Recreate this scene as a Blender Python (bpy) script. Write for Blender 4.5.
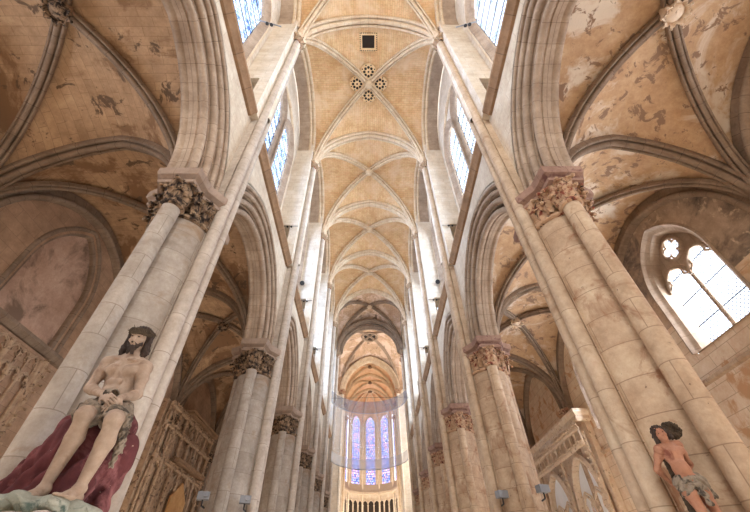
import bpy, math, random
import numpy as np
from mathutils import Vector, Matrix
PI = math.pi
random.seed(7)
sc = bpy.context.scene
COL = sc.collection
for o in list(bpy.data.objects):
    bpy.data.objects.remove(o)

# ------------------------------------------------------------------ camera
F_PX = 361.357
cam_d = bpy.data.cameras.new('camera')
cam_d.sensor_width = 36.0
cam_d.lens = F_PX / 750 * 36.0
cam_d.clip_start = 0.05
cam_d.clip_end = 500
cam = bpy.data.objects.new('camera', cam_d)
COL.objects.link(cam)
def _rot():
    up = Vector((365 - 375, 256 + 115, -F_PX)).normalized()
    fw = Vector((371 - 375, 256 - 608, -F_PX)).normalized()
    rt = fw.cross(up).normalized()
    fw = up.cross(rt).normalized()
    return Matrix((rt, fw, up))        # rows: world axes in camera coords -> camera-to-world
cam.matrix_world = Matrix.Translation((-0.14, 0, 1.6)) @ _rot().to_4x4()
sc.camera = cam

# ------------------------------------------------------------------ colour management
vs = sc.view_settings
sc.display_settings.display_device = 'sRGB'
vs.view_transform = 'Standard'
vs.look = 'None'
vs.gamma = 1
vs.use_curve_mapping = False
vs.exposure = 0.42
sc.cycles.max_bounces = 8
sc.cycles.diffuse_bounces = 5
sc.cycles.glossy_bounces = 2
sc.cycles.transmission_bounces = 4
sc.cycles.transparent_max_bounces = 12
sc.cycles.sample_clamp_indirect = 6
sc.cycles.use_denoising = True

# ------------------------------------------------------------------ world
w = bpy.data.worlds.new('sky')
sc.world = w
w.use_nodes = True
nt = w.node_tree
bg = nt.nodes['Background']
bg.inputs[0].default_value = (0.86, 0.92, 1.0, 1)
bg.inputs[1].default_value = 3.6

# ------------------------------------------------------------------ lamps
def area(name, loc, direction, size, power, color, sizey=None, spread=None):
    d = bpy.data.lights.new(name, 'AREA')
    d.energy = power
    d.color = color
    d.size = size
    if sizey:
        d.shape = 'RECTANGLE'; d.size_y = sizey
    if spread:
        d.spread = math.radians(spread)
    o = bpy.data.objects.new(name, d)
    o.location = loc
    o.rotation_euler = Vector(direction).to_track_quat('-Z', 'Y').to_euler()
    COL.objects.link(o)
    return o
WARM = (1.0, 0.88, 0.76)
NEUT = (1.0, 0.965, 0.92)
# daylight from the open west end behind the camera and from the clerestory and aisle windows
area('west_window_light', (0, -11.5, 16), (0, 1, -0.05), 6, 700, NEUT, 9)
for yy in (2.5, 10.35, 17.9, 24.8, 31.5):
    for s in (-1, 1):
        area('clerestory_daylight', (s * 13.5, yy, 19.0), (-s, 0, 0.08), 6.0, 4500, (0.93, 0.97, 1.0), 9.0)
for yy, s, pw in ((2.5, 1, 1500), (10.35, 1, 1900), (17.9, 1, 1700), (31.5, 1, 1200), (2.5, -1, 1300), (31.5, -1, 1000)):
    area('aisle_daylight', (s * 12.9, yy, 9.8), (-s, 0, -0.1), 3.4, pw, (0.88, 0.94, 1.0), 5.0)
area('crossing_daylight', (12.4, 46.5, 16), (-1, 0, 0.5), 5, 1800, NEUT, 8)
# added fill lamps aimed up, standing in for the church's electric uplights
for yy in (4, 17, 31, 46):
    area('nave_fill_uplight', (0, yy, 0.3), (0, 0, 1), 3.0, 125, NEUT)
for yy in (3, 17, 31):
    for s in (-1, 1):
        area('aisle_fill_uplight', (s * 8.3, yy, 0.3), (0, 0, 1), 2.0, 170 if s > 0 else 140, WARM)
area('choir_fill_uplight', (0, 60, 3), (0, 0.2, 1), 4.0, 2100, (1.0, 0.86, 0.72))

# ------------------------------------------------------------------ mesh helpers
class MB:
    def __init__(s):
        s.v = []; s.f = []; s.uv = []; s.mi = []
    def grid(s, P, U=None, closed_u=False, closed_v=False, mi=0):
        """P[i][j] points; U[i][j] uv in metres."""
        n = len(P); m = len(P[0]); b = len(s.v)
        for row in P:
            s.v.extend([tuple(p) for p in row])
        if U is None:
            U = [[(0, 0)] * (m + 1) for _ in range(n + 1)]
        for i in range(n if closed_u else n - 1):
            i2 = (i + 1) % n
            for j in range(m if closed_v else m - 1):
                j2 = (j + 1) % m
                s.f.append((b + i * m + j, b + i * m + j2, b + i2 * m + j2, b + i2 * m + j))
                ui = i + 1
                uj = j + 1
                def g(a, c):
                    a = min(a, len(U) - 1); c = min(c, len(U[0]) - 1)
                    return U[a][c]
                s.uv.extend([g(i, j), g(i, uj), g(ui, uj), g(ui, j)])
                s.mi.append(mi)
    def poly(s, pts, uv=None, mi=0):
        b = len(s.v)
        s.v.extend([tuple(p) for p in pts])
        s.f.append(tuple(range(b, b + len(pts))))
        s.uv.extend(uv if uv else [(p[0] + p[1], p[2]) for p in pts])
        s.mi.append(mi)
    def box(s, x0, x1, y0, y1, z0, z1, mi=0):
        X = [x0, x1]; Y = [y0, y1]; Z = [z0, z1]
        c = lambda i, j, k: (X[i], Y[j], Z[k])
        for q, fl in (((0,0,0),(0,1,0),(0,1,1),(0,0,1)), 'x'), (((1,0,0),(1,0,1),(1,1,1),(1,1,0)), 'x'), \
                 (((0,0,0),(0,0,1),(1,0,1),(1,0,0)), 'y'), (((0,1,0),(1,1,0),(1,1,1),(0,1,1)), 'y'), \
                 (((0,0,0),(1,0,0),(1,1,0),(0,1,0)), 'z'), (((0,0,1),(0,1,1),(1,1,1),(1,0,1)), 'z'):
            P = [c(*t) for t in q]
            if fl == 'x': uv = [(p[1], p[2]) for p in P]
            elif fl == 'y': uv = [(p[0], p[2]) for p in P]
            else: uv = [(p[0], p[1]) for p in P]
            s.poly(P, uv, mi)
    def obox(s, c, ax, hs):
        """oriented box: centre c, 3 axes, half sizes"""
        c = Vector(c); A = [Vector(a).normalized() * h for a, h in zip(ax, hs)]
        for k in range(3):
            a, b2, n = A[(k + 1) % 3], A[(k + 2) % 3], A[k]
            for sg in (-1, 1):
                P = [c + sg * n - a - b2, c + sg * n + a - b2, c + sg * n + a + b2, c + sg * n - a + b2]
                la, lb = a.length, b2.length
                s.poly(P, [(-la, -lb), (la, -lb), (la, lb), (-la, lb)])
    def lathe(s, cx, cy, prof, n=24, a0=0, a1=2 * PI, mi=0):
        full = abs(a1 - a0 - 2 * PI) < 1e-6
        m = n if full else n + 1
        P = []; U = []
        L = 0
        for i, (r, z) in enumerate(prof):
            row = []; ur = []
            for k in range(m):
                a = a0 + (a1 - a0) * k / n
                row.append((cx + r * math.cos(a), cy + r * math.sin(a), z))
            rr = max(p[0] for p in prof)
            for k in range(n + 1):
                ur.append(((a0 + (a1 - a0) * k / n) * rr, z))
            P.append(row); U.append(ur)
        s.grid(P, U, closed_v=full, mi=mi)
    def tube(s, pts, r, n=8, caps=True):
        pts = [Vector(p) for p in pts]
        P = []; U = []; L = 0
        up = Vector((0, 0, 1))
        prev = None
        for i, p in enumerate(pts):
            t = (pts[min(i + 1, len(pts) - 1)] - pts[max(i - 1, 0)]).normalized()
            if prev is None:
                a = t.cross(up)
                if a.length < 0.05: a = t.cross(Vector((0, 1, 0)))
                a.normalize()
            else:
                a = (prev - t * prev.dot(t)).normalized()
            prev = a
            b = t.cross(a)
            rr = r[i] if hasattr(r, '__len__') else r
            if i: L += (p - pts[i - 1]).length
            P.append([p + (a * math.cos(2 * PI * k / n) + b * math.sin(2 * PI * k / n)) * rr for k in range(n)])
            U.append([(L, 2 * PI * k / n * rr) for k in range(n + 1)])
        s.grid(P, U, closed_v=True)
        if caps:
            s.poly(P[0]); s.poly(P[-1])
    def ball(s, c, r, n=8, m=6, sq=(1, 1, 1)):
        P = []
        for i in range(m + 1):
            th = PI * i / m
            P.append([(c[0] + r * sq[0] * math.sin(th) * math.cos(2 * PI * k / n), c[1] + r * sq[1] * math.sin(th) * math.sin(2 * PI * k / n),
                       c[2] + r * sq[2] * math.cos(th)) for k in range(n)])
        s.grid(P, closed_v=True)
    def plan(s, poly, levels, closed=True):
        """stack of horizontal outlines: levels = [(outset, z)]; outset pushes outline outwards"""
        n = len(poly)
        nrm = []
        ar = sum(poly[i][0] * poly[(i + 1) % n][1] - poly[(i + 1) % n][0] * poly[i][1] for i in range(n))
        sg = 1 if ar > 0 else -1
        for i in range(n):
            p0 = Vector(poly[i - 1]); p1 = Vector(poly[i]); p2 = Vector(poly[(i + 1) % n])
            e1 = (p1 - p0).normalized(); e2 = (p2 - p1).normalized()
            n1 = Vector((e1.y, -e1.x)) * sg; n2 = Vector((e2.y, -e2.x)) * sg
            m_ = (n1 + n2); m_ = m_ / max(m_.length_squared, 0.3) * 2
            nrm.append(m_)
        per = [0]
        for i in range(n):
            per.append(per[-1] + (Vector(poly[(i + 1) % n]) - Vector(poly[i])).length)
        P = []; U = []
        for d, z in levels:
            P.append([(poly[i][0] + nrm[i].x * d, poly[i][1] + nrm[i].y * d, z) for i in range(n)])
            U.append([(q, z) for q in per])
        s.grid(P, U, closed_v=True)
        s.poly(P[0][::-1]); s.poly(P[-1])
    def xf(s, M):
        s.v = [tuple(M @ Vector(p)) for p in s.v]
        return s
    def build(s, name, mat, parent=None, smooth=35, loc=None):
        me = bpy.data.meshes.new(name)
        me.from_pydata([tuple(p) for p in s.v], [], s.f)
        uvl = me.uv_layers.new(name='UVMap')
        flat = np.array([c for p in s.uv for c in (p[0], p[1])], dtype=np.float32)
        if len(flat) == 2 * len(me.loops):
            uvl.data.foreach_set('uv', flat)
        mats = mat if isinstance(mat, (list, tuple)) else [mat]
        for m_ in mats: me.materials.append(m_)
        if len(mats) > 1:
            me.polygons.foreach_set('material_index', s.mi)
        if smooth:
            me.polygons.foreach_set('use_smooth', [True] * len(me.polygons))
            me.set_sharp_from_angle(angle=math.radians(smooth))
        me.validate()
        o = bpy.data.objects.new(name, me)
        COL.objects.link(o)
        if parent: o.parent = parent
        return o

def tag(o, label=None, cat=None, group=None, kind=None):
    if label: o['label'] = label
    if cat: o['category'] = cat
    if group: o['group'] = group
    if kind: o['kind'] = kind
    return o
def thing(name, label, cat, group=None, loc=(0, 0, 0)):
    o = bpy.data.objects.new(name, None)
    o.empty_display_size = 0.2
    COL.objects.link(o)
    o.location = loc
    return tag(o, label, cat, group)
def copy_tree(o, parent=None, loc=None):
    c = o.copy(); COL.objects.link(c); c.parent = parent
    if loc is not None: c.location = loc
    for ch in list(o.children):
        copy_tree(ch, c)
    return c

# ------------------------------------------------------------------ materials
def lin(c):
    c = [x / 255 for x in c]
    return tuple((x / 12.92 if x < 0.04045 else ((x + 0.055) / 1.055) ** 2.4) for x in c) + (1,)
def N(t, kind, **kw):
    n = t.nodes.new(kind)
    for k, v in kw.items():
        if k in n.inputs.keys(): n.inputs[k].default_value = v
        else: setattr(n, k, v)
    return n
def mixc(t, fac, a, b, mode='MIX'):
    n = t.nodes.new('ShaderNodeMix'); n.data_type = 'RGBA'; n.blend_type = mode
    for sock, v in ((n.inputs[0], fac), (n.inputs[6], a), (n.inputs[7], b)):
        if hasattr(v, 'is_linked') or isinstance(v, bpy.types.NodeSocket): t.links.new(v, sock)
        else: sock.default_value = v
    return n.outputs[2]
def ramp(t, src, a, b):
    n = t.nodes.new('ShaderNodeMapRange'); n.inputs[1].default_value = a; n.inputs[2].default_value = b
    t.links.new(src, n.inputs[0]); return n.outputs[0]
def stone(name, c1, c2, brick=None, mortar=None, msize=0.012, stain=None, stain2=None, rough=0.85, bump=0.25, nscale=1.3, vary=0.5, flake=None):
    m = bpy.data.materials.new(name); m.use_nodes = True
    t = m.node_tree; bs = t.nodes['Principled BSDF']
    bs.inputs['Roughness'].default_value = rough
    bs.inputs['Specular IOR Level'].default_value = 0.25
    tc = N(t, 'ShaderNodeTexCoord')
    n1 = N(t, 'ShaderNodeTexNoise', Scale=nscale, Detail=6.0, Roughness=0.62)
    t.links.new(tc.outputs['Object'], n1.inputs['Vector'])
    f1 = ramp(t, n1.outputs[0], 0.32, 0.68)
    col = mixc(t, f1, lin(c1), lin(c2))
    n2 = N(t, 'ShaderNodeTexNoise', Scale=14.0, Detail=5.0, Roughness=0.7)
    t.links.new(tc.outputs['Object'], n2.inputs['Vector'])
    f2 = ramp(t, n2.outputs[0], 0.25, 0.75)
    n9 = N(t, 'ShaderNodeTexNoise', Scale=3.6, Detail=7.0, Roughness=0.72)
    t.links.new(tc.outputs['Object'], n9.inputs['Vector'])
    col = mixc(t, 0.55, col, mixc(t, ramp(t, n9.outputs[0], 0.3, 0.7), (0.36, 0.34, 0.32, 1), (0.64, 0.64, 0.64, 1)), 'OVERLAY')
    col = mixc(t, 0.5, col, mixc(t, f2, (0.42, 0.39, 0.37, 1), (0.62, 0.62, 0.62, 1)), 'OVERLAY')
    hgt = f2
    if brick:
        br = N(t, 'ShaderNodeTexBrick', Scale=1.0)
        br.inputs['Brick Width'].default_value = brick[0]
        br.inputs['Row Height'].default_value = brick[1]
        br.inputs['Mortar Size'].default_value = msize
        br.inputs['Mortar Smooth'].default_value = 0.3
        br.inputs['Color1'].default_value = (0.40, 0.39, 0.38, 1)
        br.inputs['Color2'].default_value = (0.60, 0.605, 0.61, 1)
        br.inputs['Mortar'].default_value = (0.5, 0.5, 0.5, 1)
        t.links.new(tc.outputs['UV'], br.inputs['Vector'])
        col = mixc(t, vary, col, br.outputs['Color'], 'OVERLAY')
        mo = mortar if mortar else (110, 95, 82)
        mm = N(t, 'ShaderNodeMath', operation='MULTIPLY'); mm.inputs[1].default_value = 0.75
        t.links.new(br.outputs['Fac'], mm.inputs[0])
        col = mixc(t, mm.outputs[0], col, lin(mo))
        hh = N(t, 'ShaderNodeMath', operation='SUBTRACT')
        t.links.new(f2, hh.inputs[0]); t.links.new(br.outputs['Fac'], hh.inputs[1]); hgt = hh.outputs[0]
    for k, st in enumerate((stain, stain2)):
        if not st: continue
        sc_, lo, hi, cc = st[:4]
        n3 = N(t, 'ShaderNodeTexNoise', Scale=sc_, Detail=8.0, Roughness=0.65, Distortion=0.6)
        mp = N(t, 'ShaderNodeMapping'); mp.inputs['Location'].default_value = (3.7 * (k + 1), 1.3, 9.1)
        t.links.new(tc.outputs['Object'], mp.inputs[0]); t.links.new(mp.outputs[0], n3.inputs['Vector'])
        col = mixc(t, ramp(t, n3.outputs[0], lo, hi), col, lin(cc))
    t.links.new(col, bs.inputs['Base Color'])
    bp = N(t, 'ShaderNodeBump', Strength=bump, Distance=0.02)
    t.links.new(hgt, bp.inputs['Height']); t.links.new(bp.outputs[0], bs.inputs['Normal'])
    return m
M = {}
M['pier_a'] = stone('pier_limestone_grey', (154, 143, 131), (186, 177, 166), (1.6, 0.62), (132, 118, 106), 0.008, stain=(1.0, 0.55, 0.70, (150, 126, 102)), vary=0.3)
M['pier_b'] = stone('pier_limestone_warm', (172, 146, 120), (204, 182, 156), (1.6, 0.62), (138, 112, 90), 0.009, stain=(1.3, 0.55, 0.66, (156, 116, 88)), stain2=(8.0, 0.66, 0.70, (98, 78, 64)), vary=0.32)
M['shaft'] = stone('shaft_limestone', (176, 164, 151), (198, 187, 174), (3.0, 0.85), (140, 124, 110), 0.008, vary=0.22)
M['shaft_b'] = stone('shaft_limestone_warm', (180, 158, 134), (204, 184, 160), (3.0, 0.85), (144, 120, 98), 0.008, stain=(1.2, 0.56, 0.7, (160, 128, 100)), vary=0.25)
M['upper'] = stone('whitened_limestone', (204, 190, 170), (226, 214, 198), (0.9, 0.42), (178, 160, 138), 0.008, vary=0.25)
M['spandrel'] = stone('spandrel_limestone', (196, 180, 158), (216, 202, 182), (0.8, 0.38), (172, 152, 128), 0.007, vary=0.22)
M['arch'] = stone('arch_moulding_limestone', (152, 132, 113), (182, 163, 143), (0.55, 5.0), (112, 92, 74), 0.008, vary=0.3)
M['ledge'] = stone('shaded_string_course', (136, 108, 82), (162, 130, 100), (1.1, 3.0), (96, 74, 56), 0.012, vary=0.35)  # brown tone puts the shade under the ledge into the stone colour
M['nave_web'] = stone('nave_vault_tufa', (208, 170, 124), (228, 194, 152), (0.42, 0.2), (180, 142, 98), 0.012, stain=(0.5, 0.5, 0.75, (232, 206, 174)), vary=0.42)
M['nave_rib'] = stone('nave_rib_limestone', (204, 180, 150), (222, 204, 178), (0.6, 5.0), (160, 132, 102), 0.010, vary=0.3)
M['choir_web'] = stone('choir_vault_plaster', (222, 184, 148), (236, 206, 174), (0.6, 0.25), (190, 146, 110), 0.01, stain=(0.6, 0.54, 0.7, (212, 152, 118)), vary=0.3)
M['cross_web'] = stone('crossing_vault_plaster', (196, 164, 136), (216, 186, 156), (0.5, 0.22), (150, 120, 94), 0.01, stain=(0.55, 0.50, 0.56, (232, 206, 184)), stain2=(0.8, 0.60, 0.66, (140, 112, 90)), vary=0.3)
M['aisle_web_a'] = stone('aisle_plaster_brown', (170, 138, 106), (194, 162, 128), (0.75, 0.3), (140, 110, 82), 0.008, stain=(0.45, 0.52, 0.58, (144, 110, 80)), stain2=(1.5, 0.58, 0.62, (112, 90, 70)), vary=0.38)
M['aisle_web_b'] = stone('aisle_plaster_flaking', (186, 150, 114), (206, 174, 138), None, None, 0.008, stain=(0.5, 0.52, 0.60, (224, 206, 182)), stain2=(1.9, 0.57, 0.60, (150, 120, 96)), vary=0.2)
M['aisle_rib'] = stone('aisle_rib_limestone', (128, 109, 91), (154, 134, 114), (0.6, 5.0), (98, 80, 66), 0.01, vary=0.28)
M['aisle_wall_a'] = stone('aisle_wall_rubble', (160, 130, 104), (184, 152, 124), (0.9, 0.42), (138, 110, 88), 0.008, vary=0.35)
M['aisle_wall_b'] = stone('aisle_wall_ashlar', (212, 186, 156), (226, 204, 178), (0.9, 0.45), (170, 140, 112), 0.012, stain=(0.7, 0.55, 0.62, (196, 150, 110)), vary=0.4)
M['soot'] = stone('sooted_plaster', (164, 144, 124), (190, 168, 146), None, None, 0.01, stain=(0.5, 0.44, 0.60, (88, 78, 72)), stain2=(2.2, 0.58, 0.64, (206, 184, 158)), vary=0.3)
M['plaster_pink'] = stone('pink_plaster', (182, 150, 128), (200, 168, 146), None, None, 0.01, stain=(0.6, 0.52, 0.62, (130, 106, 88)), vary=0.3)
M['cap_a'] = stone('carved_foliage_dark', (128, 104, 82), (168, 142, 114), None, None, nscale=5.0, stain=(6.0, 0.44, 0.56, (48, 38, 32)), bump=0.6)  # dark noise puts the shade of the leaf recesses into the colour
M['cap_b'] = stone('carved_foliage_painted', (176, 142, 112), (198, 168, 138), None, None, nscale=5.0, stain=(4.0, 0.52, 0.60, (128, 64, 50)), stain2=(5.0, 0.56, 0.62, (70, 54, 44)), bump=0.6)
M['abacus'] = stone('abacus_stone', (148, 128, 112), (168, 148, 132), (0.8, 3.0), (120, 100, 84), 0.006, vary=0.2)
M['abacus_r'] = stone('abacus_painted', (146, 116, 102), (170, 142, 124), (0.8, 3.0), (110, 84, 70), 0.006, vary=0.2, stain=(3.0, 0.55, 0.65, (120, 84, 78)))
M['floor'] = stone('floor_flagstones', (180, 164, 144), (198, 184, 164), (0.8, 0.8), (130, 112, 96), 0.012, rough=0.6)
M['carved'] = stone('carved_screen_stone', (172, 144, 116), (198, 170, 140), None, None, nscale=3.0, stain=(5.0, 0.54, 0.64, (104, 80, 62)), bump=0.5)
M['carved_lit'] = stone('carved_retable_lit', (214, 188, 158), (230, 210, 186), None, None, nscale=3.0, stain=(5.0, 0.58, 0.68, (140, 108, 84)), bump=0.5)  # paler copy of the carved stone, its lighting put into the colour
M['wood'] = stone('oak_board', (196, 146, 92), (214, 166, 112), None, None, nscale=2.0, bump=0.2)
M['flesh_a'] = stone('painted_stone_flesh', (156, 134, 116), (184, 164, 146), None, None, nscale=5.0, stain=(3.0, 0.55, 0.72, (122, 94, 74)), rough=0.6, bump=0.05)
M['flesh_b'] = stone('painted_flesh_warm', (158, 112, 88), (178, 132, 108), None, None, nscale=5.0, stain=(5.0, 0.54, 0.66, (128, 76, 60)), rough=0.6, bump=0.05)
M['hair'] = stone('painted_hair_dark', (52, 42, 38), (74, 60, 52), None, None, nscale=10.0, bump=0.6, rough=0.6)
M['thorn'] = stone('thorn_branch_brown', (60, 50, 40), (88, 76, 62), None, None, nscale=10.0, bump=0.6)
M['robe'] = stone('faded_red_robe', (72, 38, 40), (112, 62, 64), None, None, nscale=1.6, stain=(2.0, 0.52, 0.64, (150, 98, 98)), stain2=(9.0, 0.66, 0.70, (206, 180, 166)), bump=0.15)
M['cloth_w'] = stone('grey_loincloth', (128, 116, 102), (158, 146, 130), None, None, nscale=4.0, stain=(7.0, 0.50, 0.60, (78, 70, 62)), bump=0.15)
M['rock'] = stone('greenish_marble_base', (136, 140, 128), (168, 170, 158), None, None, nscale=4.0, stain=(4.0, 0.52, 0.62, (78, 92, 84)), bump=0.5)
M['plinth'] = stone('pink_grey_plinth', (186, 176, 168), (204, 196, 188), None, None, nscale=6.0, stain=(8.0, 0.58, 0.66, (140, 104, 100)))
def plain(name, c, rough=0.5, metal=0.0):
    m = bpy.data.materials.new(name); m.use_nodes = True
    b = m.node_tree.nodes['Principled BSDF']
    t = m.node_tree
    tc = N(t, 'ShaderNodeTexCoord'); n = N(t, 'ShaderNodeTexNoise', Scale=6.0)
    t.links.new(tc.outputs['Object'], n.inputs['Vector'])
    l = lin(c); l2 = tuple(x * 0.8 for x in l[:3]) + (1,)
    t.links.new(mixc(t, n.outputs[0], l, l2), b.inputs['Base Color'])
    b.inputs['Roughness'].default_value = rough; b.inputs['Metallic'].default_value = metal
    return m
M['black'] = plain('black_metal', (34, 32, 32))
M['iron'] = plain('dark_iron', (60, 60, 62), 0.5, 0.5)
M['grey_metal'] = plain('grey_lamp_housing', (150, 152, 156), 0.45, 0.2)
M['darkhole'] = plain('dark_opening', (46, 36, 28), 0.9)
M['rosette'] = stone('rosette_stone', (222, 186, 140), (234, 206, 166), None, None)

def glass(name, pale, tint1, tint2, cell=(0.14, 0.16), lead=0.012, tintamt=0.6, kind='brick', strength=1.0, nsc=0.5):
    m = bpy.data.materials.new(name); m.use_nodes = True
    t = m.node_tree
    for n in list(t.nodes):
        if n.type == 'BSDF_PRINCIPLED': t.nodes.remove(n)
    out = [n for n in t.nodes if n.type == 'OUTPUT_MATERIAL'][0]
    tc = N(t, 'ShaderNodeTexCoord')
    vec = tc.outputs['UV']
    if kind == 'diamond':
        mp = N(t, 'ShaderNodeMapping'); mp.inputs['Rotation'].default_value = (0, 0, PI / 4)
        t.links.new(vec, mp.inputs[0]); vec = mp.outputs[0]
    br = N(t, 'ShaderNodeTexBrick', Scale=1.0); br.offset = 0.0 if kind == 'diamond' else 0.5
    br.inputs['Brick Width'].default_value = cell[0]; br.inputs['Row Height'].default_value = cell[1]
    br.inputs['Mortar Size'].default_value = lead; br.inputs['Mortar Smooth'].default_value = 0.0
    br.inputs['Color1'].default_value = (0, 0, 0, 1); br.inputs['Color2'].default_value = (1, 1, 1, 1)
    t.links.new(vec, br.inputs['Vector'])
    bwc = N(t, 'ShaderNodeSeparateColor'); t.links.new(br.outputs['Color'], bwc.inputs[0])
    f = ramp(t, bwc.outputs[0], 0.25, 0.75)
    tint = mixc(t, f, tint1, tint2)
    nz = N(t, 'ShaderNodeTexNoise', Scale=nsc, Detail=2.0); t.links.new(tc.outputs['Object'], nz.inputs['Vector'])
    fz = ramp(t, nz.outputs[0], 0.35, 0.62)
    mu = N(t, 'ShaderNodeMath', operation='MULTIPLY'); mu.inputs[1].default_value = tintamt
    t.links.new(fz, mu.inputs[0])
    col = mixc(t, mu.outputs[0], pale, tint)
    tr = N(t, 'ShaderNodeBsdfTransparent'); t.links.new(col, tr.inputs[0])
    df = N(t, 'ShaderNodeBsdfDiffuse'); df.inputs[0].default_value = (0.03, 0.03, 0.04, 1)
    mx = N(t, 'ShaderNodeMixShader'); t.links.new(br.outputs['Fac'], mx.inputs[0])
    t.links.new(tr.outputs[0], mx.inputs[1]); t.links.new(df.outputs[0], mx.inputs[2])
    t.links.new(mx.outputs[0], out.inputs[0])
    return m
M['glass_blue'] = glass('leaded_blue_glass', (0.55, 0.66, 0.85, 1), (0.03, 0.07, 0.22, 1), (0.30, 0.42, 0.62, 1), (0.15, 0.17), 0.014, 0.95, nsc=1.6)
M['glass_white'] = glass('leaded_sunlit_glass', (0.6, 0.68, 0.8, 1), (0.10, 0.16, 0.28, 1), (0.40, 0.48, 0.58, 1), (0.15, 0.17), 0.014, 0.6, nsc=0.9)  # paler than the blue glass: sun-side brightness put into the tint
M['glass_diamond'] = glass('diamond_quarry_glass', (0.85, 0.88, 0.95, 1), (0.08, 0.09, 0.14, 1), (0.30, 0.32, 0.42, 1), (0.13, 0.13), 0.011, 0.8, 'diamond', nsc=0.35)
M['glass_stain'] = glass('stained_glass', (0.30, 0.34, 0.60, 1), (0.02, 0.03, 0.22, 1), (0.42, 0.16, 0.22, 1), (0.34, 0.34), 0.03, 0.95, nsc=5.0)

# ------------------------------------------------------------------ arch geometry
def arch_curve(a, h, rho=0.0, n=16, stilt=0.0):
    """half span a, rise h, offset rho; list of (t, z) from -a side over crown to +a side; optional vertical legs below."""
    pts = []
    if h >= a:
        R = (a * a + h * h) / (2 * a); c = R - a
        th = math.acos(min(1, c / (R + rho)))
        left = [(c - (R + rho) * math.cos(th * k / n), (R + rho) * math.sin(th * k / n)) for k in range(n + 1)]
        left = [(x if True else x, z) for x, z in left]
    else:
        left = [(-(a + rho) * math.cos(PI / 2 * k / n), (h + rho) * math.sin(PI / 2 * k / n)) for k in range(n + 1)]
    if stilt > 0:
        left = [(-(a + rho), -stilt)] + left
    right = [(-x, z) for x, z in left[::-1][1:]]
    return left + right
def arch_sweep(mb, prof, a, h, place, n=16, stilt=0.0):
    """prof: list of (w, rho); place(t, z, w) -> point."""
    P = []; U = []; s = 0
    for k, (w_, rho) in enumerate(prof):
        cv = arch_curve(a, h, rho, n, stilt)
        if k: s += math.hypot(w_ - prof[k - 1][0], rho - prof[k - 1][1])
        P.append([place(t, z, w_) for t, z in cv])
        base = arch_curve(a, h, 0.3, n, stilt)
        L = [0]
        for i in range(1, len(base)):
            L.append(L[-1] + math.hypot(base[i][0] - base[i - 1][0], base[i][1] - base[i - 1][1]))
        U.append([(l, s) for l in L])
    mb.grid(P, U)
def roll(cw, cr, r, a0, a1, n=6):
    return [(cw + r * math.cos(math.radians(a0 + (a1 - a0) * k / n)), cr + r * math.sin(math.radians(a0 + (a1 - a0) * k / n))) for k in range(n + 1)]
def zarch(t, a, h):
    t = abs(t)
    if t >= a: return 0.0
    if h >= a:
        R = (a * a + h * h) / (2 * a); c = R - a
        return math.sqrt(max(0, R * R - (t + c) ** 2))
    return h * math.sqrt(max(0, 1 - (t / a) ** 2))

# ------------------------------------------------------------------ layout
P = [-1.4, 6.3, 14.4, 21.4, 28.1, 34.8, 41.2]
PY7, PY8, PY9 = 51.8, 57.5, 63.2
Z_SPR = 9.7      # top of arcade abacus
Z_LEDGE = 14.7
Z_CAP = 24.9     # vault shaft capital top
Z_CR = 29.6
XW = 4.45        # nave face of arcade wall
XC = 5.05        # wall centre
XB = 5.65
XO = 11.6        # aisle outer wall
XG0 = 5.35
SIDE = {-1: 'seated-statue side', 1: 'bound-statue side'}
ORD = ['first', 'second', 'third', 'fourth', 'fifth', 'sixth']

def struct(mb, name, mat, parent=None, smooth=35):
    o = mb.build(name, mat, parent, smooth)
    if parent is None: o['kind'] = 'structure'
    return o

# floor
mb = MB(); mb.box(-13, 13, -12, 76, -0.3, 0.0)
struct(mb, 'floor', M['floor'], smooth=0)


def wall_holes(mb, X, y0, y1, z0, z1, holes, step=0.25, cut=0.0):
    """vertical sheet at x=X; holes: (yc, a, h, zsill, zspring)"""
    ys = set(np.linspace(y0, y1, max(2, int((y1 - y0) / step) + 1)).tolist())
    for yc, a, h, zs, zp in holes:
        for k in range(33):
            ys.add(yc - a * math.cos(PI * k / 32))
    ys = sorted(y for y in ys if y0 - 1e-6 <= y <= y1 + 1e-6)
    for i in range(len(ys) - 1):
        ya, yb = ys[i], ys[i + 1]
        if yb - ya < 1e-5: continue
        ym = (ya + yb) / 2
        hh = None
        for H in holes:
            if abs(ym - H[0]) < H[1]: hh = H
        def q(za, zb, zc, zd):
            if max(zb - za, zd - zc) > 1e-4:
                mb.poly([(X, ya, za), (X, yb, zc), (X, yb, zd), (X, ya, zb)], [(ya, za), (yb, zc), (yb, zd), (ya, zb)])
        if hh is None:
            q(z0, z1, z0, z1)
        else:
            yc, a, h, zs, zp = hh
            if zs > z0: q(z0, zs, z0, zs)
            ta, tb = min(zp + zarch(ya - yc, a, h), z1), min(zp + zarch(yb - yc, a, h), z1)
            q(ta, z1, tb, z1)

def arch_fill(mb, X, yc, a, h, zs, zp, n=14):
    """flat pane filling an arched opening"""
    ys = [yc - a * math.cos(PI * k / (2 * n)) for k in range(2 * n + 1)]
    for i in range(len(ys) - 1):
        ya, yb = ys[i], ys[i + 1]
        za, zb = zp + zarch(ya - yc, a, h), zp + zarch(yb - yc, a, h)
        mb.poly([(X, ya, zs), (X, yb, zs), (X, yb, zb), (X, ya, za)], [(ya, zs), (yb, zs), (yb, zb), (ya, za)])

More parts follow.
